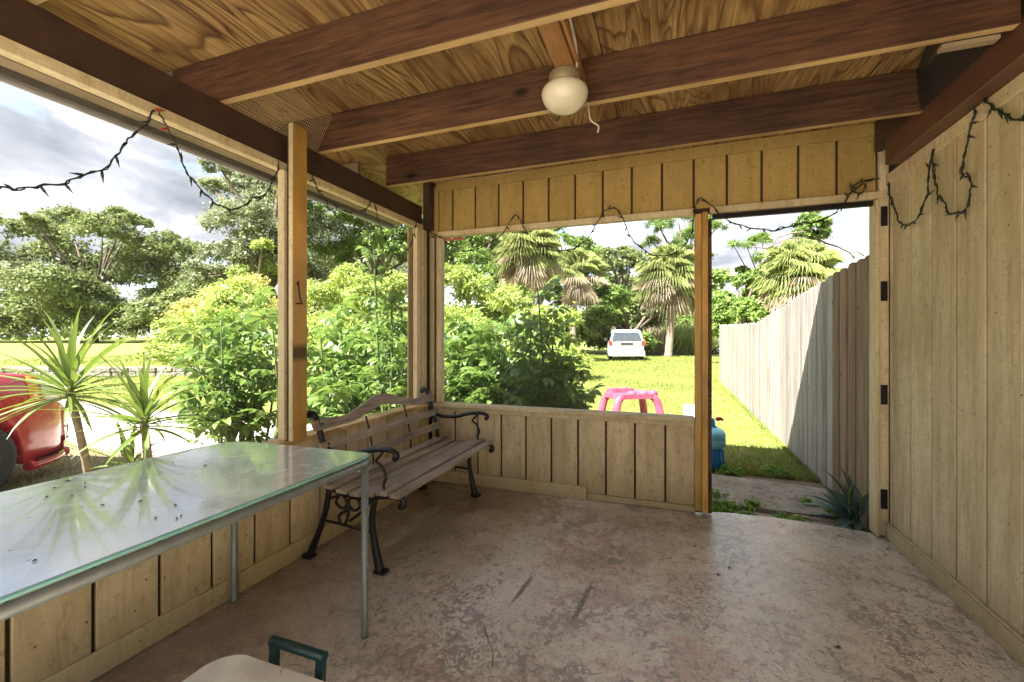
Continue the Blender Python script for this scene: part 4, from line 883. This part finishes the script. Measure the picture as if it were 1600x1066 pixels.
# tall reedy grass behind the tall palm
def reeds(label, u0, u1, d, n, H, mat, z=-.1):
    b = gd((u0+u1)/2, d, z); root = tag(bpy.data.objects.new('tall_grass', None), label, 'tall grass'); COL.objects.link(root); root.location = b
    c = np.array([list(gd(random.uniform(u0, u1), d*random.uniform(.97, 1.05), z)) for _ in range(n)])
    dr = unit(np.stack([rng.normal(size=n)*.35, rng.normal(size=n)*.35, np.ones(n)], 1)); nr = unit(rng.normal(size=(n, 3)))
    link('blades', np_mesh('blades', leaf_verts(c, dr, nr, H*(.5+.7*rng.random(n)), np.full(n, .09)), quads(n), mat), None, root)
reeds('tall reddish reeds between the white van and the tall palm', 1008, 1040, 33, 1400, 1.9, M['lf_dead']); reeds('tall green reeds right of the tall palm trunk', 1040, 1105, 33, 2600, 2.3, M['lf_palm'])

# ------------------------------------------------------------------ palms
def fan_verts(base, az, el, pet, L, nseg=15, droop=.5, wd=.055):
    """one fan frond as thin folded segments; returns verts and faces"""
    c, s_ = math.cos(az), math.sin(az); d = Vector((c*math.cos(el), s_*math.cos(el), math.sin(el))); side = Vector((-s_, c, 0)); hub = base+d*pet+Vector((0, 0, -pet*.12)); v = []; f = []
    upv = d.cross(side)*-1
    q = [base-side*.02, base+side*.02, hub+side*.015, hub-side*.015]; v += q; f.append((0, 1, 2, 3))
    for k in range(nseg):
        a = R(-105+210*k/(nseg-1)); dd = (d*math.cos(a)+side*math.sin(a)).normalized(); l = L*(.75+.25*math.cos(a))*random.uniform(.85, 1.08); n_ = dd.cross(upv).normalized(); b = len(v)
        p1 = hub+dd*l*.55+Vector((0, 0, -droop*l*.10)); p2 = hub+dd*l*.85+Vector((0, 0, -droop*l*.45)); w_ = wd*random.uniform(.8, 1.2)
        v += [hub, p1-n_*w_, p2-n_*w_*.4, p2+Vector((0, 0, -.12*l)), p2+n_*w_*.4, p1+n_*w_]
        f += [(b, b+1, b+2, b+4), (b, b+4, b+5, b)][:1]; f += [(b, b+2, b+3, b+4)] ; f += [(b, b+4, b+5, b+5)][:0]; f += [(b, b+1, b+4, b+5)]
    return v, f
def palm(label, uc, vc, rpx, base_u, d, z=-.1, trunk_r=.17, dead=.45, nf=46, e1=-25, lean=.05):
    top = at_d(uc, vc, d); R_ = rpx*d/F; b = gd(base_u, d, z); root = empty('cabbage_palm', b, label, 'palm tree', 'cabbage palms at the far edge of the lawn')
    P_ = smooth_path([b, b.lerp(top, .5)+Vector((lean, 0, 0)), top], 10); bm = bmesh.new()
    tube_bm(bm, P_, [trunk_r*(1.25 if i == 0 else 1.0+.06*(i % 2)) for i in range(len(P_))], 10); link('trunk', me_from(bm), M['palmtrunk'], root)
    for nm, n_, e0, e1, mt in (('crown', nf, 85, e1, 'lf_palm'), ('dead_fronds', int(nf*dead), -10, -72, 'lf_dead')):
        V, Fc = [], []
        for i in range(n_):
            t = (i+.5)/n_; el = R(e0+(e1-e0)*t**.9+random.uniform(-28, 28)); v, f = fan_verts(top+Vector((0, 0, .15 if nm == 'crown' else -.1)), i*2.4+random.uniform(-.9, .9), el, R_*random.uniform(.3, .5), R_*random.uniform(.55, .75), 24, .9 if nm == 'crown' else 1.0, .014*R_/1.5)
            o_ = len(V); V += v; Fc += [tuple(x+o_ for x in q) for q in f]
        me = bpy.data.meshes.new(nm); me.from_pydata([tuple(x) for x in V], [], Fc); link(nm, me, M[mt], root)
palm('big shaggy palm crown left of centre in the back opening', 826, 388, 62, 826, 22, dead=.45, nf=60)
palm('slimmer palm with thin trunk right of the big shaggy crown', 903, 425, 50, 898, 30, e1=10, lean=-.25, nf=34, dead=.4, trunk_r=.2)
palm('tall palm with pale trunk standing right of the white van', 1046, 425, 60, 1044, 29, e1=-40, lean=.15, dead=.45, trunk_r=.24, nf=56)
palm('round palm crown rising above the fence outside the doorway', 1247, 425, 68, 1247, 21, dead=.35, nf=80)

# ------------------------------------------------------------------ grass
def scatter_grass(name, label, n, region, Lr, W, mat):
    pts = region(n); n = len(pts); z = gz(pts[:, 0], pts[:, 1]); c = np.stack([pts[:, 0], pts[:, 1], z-.004], 1)
    dr = unit(np.stack([rng.normal(size=n)*.45, rng.normal(size=n)*.45, np.ones(n)], 1)); nr = unit(rng.normal(size=(n, 3))); dist = np.hypot(pts[:, 0], pts[:, 1]); k = np.clip(dist/7, 1, 3.5)
    tag(link(name, np_mesh(name, leaf_verts(c, dr, nr, (Lr[0]+(Lr[1]-Lr[0])*rng.random(n))*k**.5, W*k), quads(n), M[mat]), None), label, kind='stuff')
def reg_back(n):
    y = 4.7+28*rng.random(n)**1.7; ang = rng.uniform(R(-33), R(33), n); x = y*np.tan(rng.uniform(-.62, .28, n)); x = np.minimum(x, 1.24+np.where(y > 14.7, 30, 0)); k = (noise2(x, y) > -.5) | (y > 5.2); return np.stack([x, y], 1)[k]
def noise2(x, y): return np.sin(x*3.1+y*1.3)+np.sin(x*1.7-y*4.1+1)*.8+np.sin(x*7+y*6)*.4
def reg_left(n):
    x = -2.5-22*rng.random(n)**1.5; y = x*-1*np.tan(rng.uniform(.12, 1.1, n)); t = (y-4.25)-(-x-4.6)*.024; k = ~((np.abs(t) < 1.0) & (x < -4.6)); return np.stack([x, y], 1)[k]
scatter_grass('grass', 'mown grass blades covering the lawn behind the porch', 150000, reg_back, (.03, .07), .008, 'lf_grass'); scatter_grass('grass', 'mown grass on the lawn left of the porch', 90000, reg_left, (.03, .07), .009, 'lf_grass')
def weeds(label, pts, n, s, flat=.5):
    cl_ = [((p[0], p[1], p[2]), s) for p in pts]; v = crown_arrays(cl_, n, .028, .02, minis=10, sig=.35, up=1.0, flat=flat)
    tag(link('weeds', np_mesh('weeds', v, quads(n), M['lf_weed']), None), label, kind='stuff')
weeds('fresh green weeds crowding the doorstep and slab edges', [on_z(u, v, -.05) for u, v in ((1122, 790), (1130, 800), (1140, 792), (1165, 806), (1225, 812), (1240, 818), (1262, 788), (1175, 792), (1118, 775), (1250, 818), (1305, 805), (1120, 738), (1135, 735), (1150, 737), (1205, 733), (1220, 738))], 2600, .055)

# ------------------------------------------------------------------ stone wall, toys, small things
sw = empty('stone_wall', (-16.8, 9.6, -.1), 'low dry stone edging holding up the lawn behind the spiky plants', 'wall')
for row in range(2):
    a = -.3*row; 
    while a < 13:
        l = random.uniform(.3, .55); cx, cy = -14.8-(a+l/2)*.938, 10.36-(a+l/2)*.347
        bm = bmesh.new(); bmesh.ops.create_cube(bm, size=1, matrix=Matrix.Translation((cx, cy-.05+random.uniform(-.03, .03), -.02+row*.155)) @ Matrix.Rotation(math.atan2(.347, .938)+random.uniform(-.03, .03), 4, 'Z') @ Matrix.Diagonal((l-.02, .30, .15, 1)))
        bmesh.ops.bevel(bm, geom=list(bm.edges), offset=.02, segments=1, affect='EDGES')
        for q in bm.verts: q.co += Vector([random.uniform(-.008, .008) for _ in range(3)])
        link('stone', me_from(bm), M['stone'], sw); a += l
# pink play table
pc = gd(985, 6.3, -.1); pk = empty('play_table', pc, 'faded pink plastic toy play table with arched legs standing on the lawn', 'toy table', rz=YAW+.25)
def loc(p, root): return root.matrix_basis @ Vector(p)
for sx in (-1, 1):
    for sy in (-1, 1):
        P_ = smooth_path([(sx*.37, sy*.24, 0), (sx*.345, sy*.225, .22), (sx*.30, sy*.20, .42), (sx*.22, sy*.16, .50)], 5); bm = bmesh.new(); tube_bm(bm, P_, [.062-.012*(i/len(P_)) for i in range(len(P_))], 10)
        for q in bm.verts: q.co.y = sy*.2+(q.co.y-sy*.2)*.8
        link('leg', me_from(bm), M['pink'], pk, False)
def rslab(name, x0, x1, y0, y1, z0, z1, r, mat, root, bev): 
    o = poly_slab(name, rrect(x0, x1, y0, y1, r, 5), z0, z1, mat, None, bev); o.parent = root; return o
rslab('table_top', -.335, .335, -.22, .22, .46, .525, .10, M['pink'], pk, .02)
rslab('raised_tray', -.30, .10, .02, .20, .525, .575, .06, M['pink'], pk, .02); rslab('tray_well', -.24, .02, .06, .16, .577, .580, .03, M['pink'], pk, .001)
for x in (-.05, .12, .28):
    bm = bmesh.new(); tube_bm(bm, [(x, -.13, .50), (x, -.13, .545), (x, -.13, .565)], [.07, .066, .045], 16); o = link('cup_dome', me_from(bm), M['pink'], pk, False)
wb_c = gd(1080, 6.0, -.1); wb = empty('white_box', wb_c, 'small pale speckled box on the grass left of the orange door post', 'box'); rbox('body', wb_c.x-.10, wb_c.x+.10, wb_c.y-.10, wb_c.y+.10, -.1, .25, .02, M['toywhite'], wb); rbox('lid', wb_c.x-.105, wb_c.x+.105, wb_c.y-.105, wb_c.y+.105, .252, .285, .02, M['toywhite'], wb)
# blue toy at the door post
bc = gd(1102, 4.45, -.1); bc.z = -.1; bt = empty('toy_water_table', bc, 'blue and light blue plastic water toy beside the orange door post', 'toy')
lathe('base', [(.16, 0), (.165, .10), (.15, .20), (.16, .22), (.02, .225)], bc, M['toyblue'], bt, 24); lathe('drum', [(.17, .225), (.185, .24), (.19, .30), (.182, .31), (.188, .32), (.187, .36), (.17, .385), (.13, .405), (.06, .415), (.01, .42)], bc, M['toycyan'], bt, 28)
for a in range(10): tube('rib', [bc+Vector((.165*math.cos(a*.628), .165*math.sin(a*.628), .01)), bc+Vector((.158*math.cos(a*.628), .158*math.sin(a*.628), .20))], .014, M['toyblue'], bt, 6)
lathe('spout', [(.05, .41), (.035, .43), (.03, .48), (.018, .50), (.002, .502)], bc+Vector((.06, .02, 0)), M['toyblue'], bt, 16)
bm = bmesh.new(); tube_bm(bm, smooth_path([bc+Vector((.10, .02, .49)), bc+Vector((.14, .04, .495)), bc+Vector((.17, .05, .48))], 4), [.012, .02, .022, .02, .018, .016, .014, .012, .008], 8); link('scoop', me_from(bm), M['toyred'], bt)
# red slatted thing under the eave corner
rp = empty('red_awning', on_y(705, 373, 4.2), 'small red slatted board hanging at the top left corner of the back opening', 'awning')
for i in range(4):
    a = on_y(672, 362+i*4.3, 4.2); b = on_y(728-i*1.5, 366+i*4.3, 4.2); box('slat', (a.x, b.x, 4.2+i*.004, 4.22+i*.004, a.z-.022, a.z), M['redpaint'], rp, .001)

# ------------------------------------------------------------------ vehicles
def superell(t, p): return math.copysign(abs(t)**p, t)
def vehicle(root, L, W, prof_top, prof_roof, zb, belt, wheels, wr, paint, front_p=3.0, rear_p=5.0, roofw=.78, NS=64):
    """body lofted along local +X (front at +L/2).  prof_top: shoulder height, prof_roof: centre height (roof or bonnet)"""
    xs_ = [-.5*math.cos(math.pi*i/NS) for i in range(NS+1)]; secs = []
    for s_ in xs_:
        x = s_*L; e = front_p if s_ > 0 else rear_p; w_ = W/2*(max(0, 1-abs(2*s_)**e))**(1/ e)*.985+.015
        w_ = max(w_, W/2*.55); zt = float(np.interp(s_, *prof_top)); zr = float(np.interp(s_, *prof_roof)); zbb = zb+.10*max(0, abs(2*s_)-.93)/.07
        arch = 0
        for wx in wheels:
            dx = abs(x-wx)
            if dx < wr*1.22: arch = max(arch, wr+math.sqrt((wr*1.22)**2-dx*dx))
        lowz = max(zbb, arch); cab = max(0, min(1, (zr-zt-.06)/.25)); rw_ = w_*(1-(1-roofw)*cab)
        ring = [(0, max(zbb, .0)+.05), (w_*.80, zbb+.05), (w_*.80, lowz), (w_*.985, lowz), (w_*1.0, lowz+(zt-lowz)*.18), (w_*1.012, lowz+(zt-lowz)*.45), (w_*.99, lowz+(zt-lowz)*.8), (w_*.955, zt), (w_*.93*(1-cab)+(w_*.94)*cab, zt+.012),
                (rw_*.97*(.86 if cab < .05 else 1), zt+(zr-zt)*.75), (rw_*.88*(.8 if cab < .05 else 1), zr-.015*cab), (rw_*.5, zr+.006), (0, zr+.012)]
        secs.append([(x, y_, z_) for y_, z_ in ring])
    bm = bmesh.new(); V = [[bm.verts.new(p) for p in s_] + [bm.verts.new((p[0], -p[1], p[2])) for p in s_[1:-1][::-1]] for s_ in secs]; m_ = len(V[0])
    for a, b in zip(V, V[1:]):
        for k in range(m_): 
            f = bm.faces.new((a[k], a[(k+1) % m_], b[(k+1) % m_], b[k])); f.smooth = True
    bm.faces.new(V[0]); bm.faces.new(V[-1][::-1]); bmesh.ops.recalc_face_normals(bm, faces=bm.faces)
    me = bpy.data.meshes.new('body'); bm.to_mesh(me); bm.free(); link('body', me, paint, root, False)
    def patch(name, s0, s1, j0, j1, mat, side, off=.006, ins=0.0):
        idxs = [i for i, q in enumerate(xs_) if s0 <= q <= s1]
        if len(idxs) < 2: return
        bm = bmesh.new(); rows = []
        for i in idxs:
            r_ = secs[i][j0:j1+1]; 
            rows.append([bm.verts.new((p[0], side*(p[1]+off), p[2]+off*.5)) for p in r_])
        for a, b in zip(rows, rows[1:]):
            for k in range(len(a)-1): bm.faces.new((a[k], a[k+1], b[k+1], b[k])).smooth = True
        bmesh.ops.recalc_face_normals(bm, faces=bm.faces); ex = bmesh.ops.extrude_face_region(bm, geom=list(bm.faces))
        for q in ex['geom']:
            if isinstance(q, bmesh.types.BMVert): q.co.y -= side*.01
        link(name, me_from(bm), mat, root, False)
    for wx in wheels:
        for sd_ in (-1, 1):
            y_ = sd_*(W/2-.12); bm = bmesh.new(); tube_bm(bm, [(wx, y_-.10, wr), (wx, y_-.08, wr), (wx, y_+.08, wr), (wx, y_+.10, wr)], [wr*.88, wr, wr, wr*.88], 28)
            wh = link('wheel', me_from(bm), M['tyre'], root, False)
            bm = bmesh.new(); tube_bm(bm, [(wx, y_-.102*1, wr), (wx, y_+.104, wr)], wr*.58, 24); link('rim', me_from(bm), M['rim'], wh, False)
    return secs, patch
# red car, near, nose pointing away to the left
hd = Vector((-.24, .97, 0)).normalized(); side = Vector((.97, .24, 0))
nose_corner = on_z(112, 700, .12); ctr = nose_corner - side*.0
CL, CW = 4.3, 1.72
cc = Vector((nose_corner.x, nose_corner.y, -.1)) - hd*(CL/2-.10) - Vector((hd.y, -hd.x, 0))*(CW/2-.22)
rc = empty('red_car', cc, 'red coupe parked nose away at the left edge beside the driveway', 'car', rz=math.atan2(hd.y, hd.x))
pt = ([-.5, -.46, -.3, 0, .25, .40, .46, .485, .5], [.70, .92, .97, .95, .93, .89, .80, .70, .58]); pr = ([-.5, -.46, -.36, -.16, .04, .20, .34, .42, .47, .49, .5], [.72, .98, 1.06, 1.34, 1.35, 1.06, 1.02, .96, .85, .75, .60])
secs, patch = vehicle(rc, CL, CW, pt, pr, .20, .88, (-1.35, 1.17), .31, M['carred'], 3.6, 4.5, .74, 96)
for sd_ in (-1, 1):
    patch('side_window', -.26, .15, 8, 9, M['carglass'], sd_); patch('headlight', .405, .492, 6, 9, M['lens_w'], sd_, .006); patch('turn_signal', .365, .404, 6, 9, M['lens_o'], sd_, .007)
    patch('sill_lip', .385, .499, 2, 3, M['carred'], sd_, .04); patch('bumper_strip', .43, .499, 5, 5, M['carred'], sd_)
lipb = bmesh.new(); lp = []
for i, q in enumerate(secs):
    if q[0][0] > CL*.372: lp.append((q[3][0], -(q[3][1]-.012), .165))
tube_bm(lipb, lp, .045, 8); link('front_lip', me_from(lipb), M['carred'], rc, False)
# white minivan facing away, 24 m off
vd_ = 24.0; vc = gd(975, vd_+2.4, -.1); vh = ray(975, 527).normalized(); vh.z = 0; vr = math.atan2(vh.y, vh.x)+.06
van = empty('white_minivan', vc, 'white minivan parked on the lawn with its tailgate facing the porch', 'van', rz=vr)
pt = ([-.5, -.49, -.3, .2, .38, .47, .5], [1.02, 1.08, 1.08, 1.02, .92, .78, .6]); pr = ([-.5, -.495, -.47, -.42, 0, .12, .30, .44, .5], [1.10, 1.30, 1.66, 1.74, 1.74, 1.70, 1.12, .92, .62])
secs, patch = vehicle(van, 4.8, 1.95, pt, pr, .26, 1.05, (-1.5, 1.5), .33, M['carwhite'], 3.2, 9.0, .84, 64)
def vpiece(name, pts, thick, mat, bev=.01):
    bm = bmesh.new(); a = [bm.verts.new(p) for p in pts]; b = [bm.verts.new((p[0]+thick, p[1], p[2])) for p in pts]; bm.faces.new(a); bm.faces.new(b[::-1])
    for i in range(len(pts)): j = (i+1) % len(pts); bm.faces.new((a[i], a[j], b[j], b[i]))
    link(name, me_from(bm), mat, van, False)
xb = -2.4
vpiece('tailgate', [(xb-.03, -.86, .62), (xb-.03, .86, .62), (xb+.0, .90, 1.10), (xb+.13, .72, 1.68), (xb+.13, -.72, 1.68), (xb+.0, -.90, 1.10)], .2, M['carwhite'])
vpiece('rear_window', [(xb-.045, -.80, 1.14), (xb-.045, .80, 1.14), (xb+.075, .66, 1.58), (xb+.075, -.66, 1.58)], .03, M['carglass'])
vpiece('plate_recess', [(xb-.055, -.34, .90), (xb-.055, .34, .90), (xb-.045, .34, 1.02), (xb-.045, -.34, 1.02)], .03, M['blackpl'])
for s_ in (-1, 1): vpiece('tail_light', [(xb-.05, s_*.76, .86), (xb-.05, s_*.95, .86), (xb-.03, s_*.965, 1.14), (xb-.04, s_*.80, 1.12)], .12, M['lens_r'])
o = poly_slab('bumper', [(xb-.12, -.80), (xb-.06, -.96), (xb+.4, -.985), (xb+.4, .985), (xb-.06, .96), (xb-.12, .80)], .30, .60, M['carwhite'], None, .03); o.parent = van
o = link('bumper_groove', box_me(xb-.126, xb-.05, -.78, .78, .555, .575, 0), M['blackpl'], van, False)
for s_ in (-1, 1):
    o = link('mirror', box_me(.95, 1.08, s_*1.0-.11+s_*.06, s_*1.0+.11+s_*.06, 1.08, 1.26, .03), M['blackpl'], van, False)
    patch('side_window', -.43, .18, 8, 9, M['carglass'], s_)
    for z in (0,): 
        bm = bmesh.new(); tube_bm(bm, [(-1.7, s_*.66, 1.77), (-1.6, s_*.66, 1.80), (.1, s_*.66, 1.80), (.2, s_*.66, 1.76)], .018, 6); link('roof_rail', me_from(bm), M['blackpl'], van, False)
link('brake_light', box_me(xb+.10, xb+.16, -.16, .16, 1.66, 1.70, .0), M['lens_r'], van, False)
# distant grey car seen in the gap by the fence end
gc = gd(1117, 36, -.1); gcar = empty('parked_car', gc, 'small dark car far off in the gap between door post and fence end', 'car', rz=2.2)
secs, patch = vehicle(gcar, 4.3, 1.72, ([-.5, -.46, -.3, 0, .25, .40, .46, .5], [.70, .90, .93, .90, .88, .84, .76, .58]), ([-.5, -.46, -.36, -.16, .04, .20, .34, .47, .5], [.72, .95, 1.05, 1.40, 1.40, 1.0, .95, .80, .60]), .2, .88, (-1.25, 1.3), .31, M['cargrey'], 3.6, 4.5, .76, 40)
for s_ in (-1, 1): patch('side_window', -.28, .15, 8, 9, M['carglass'], s_)
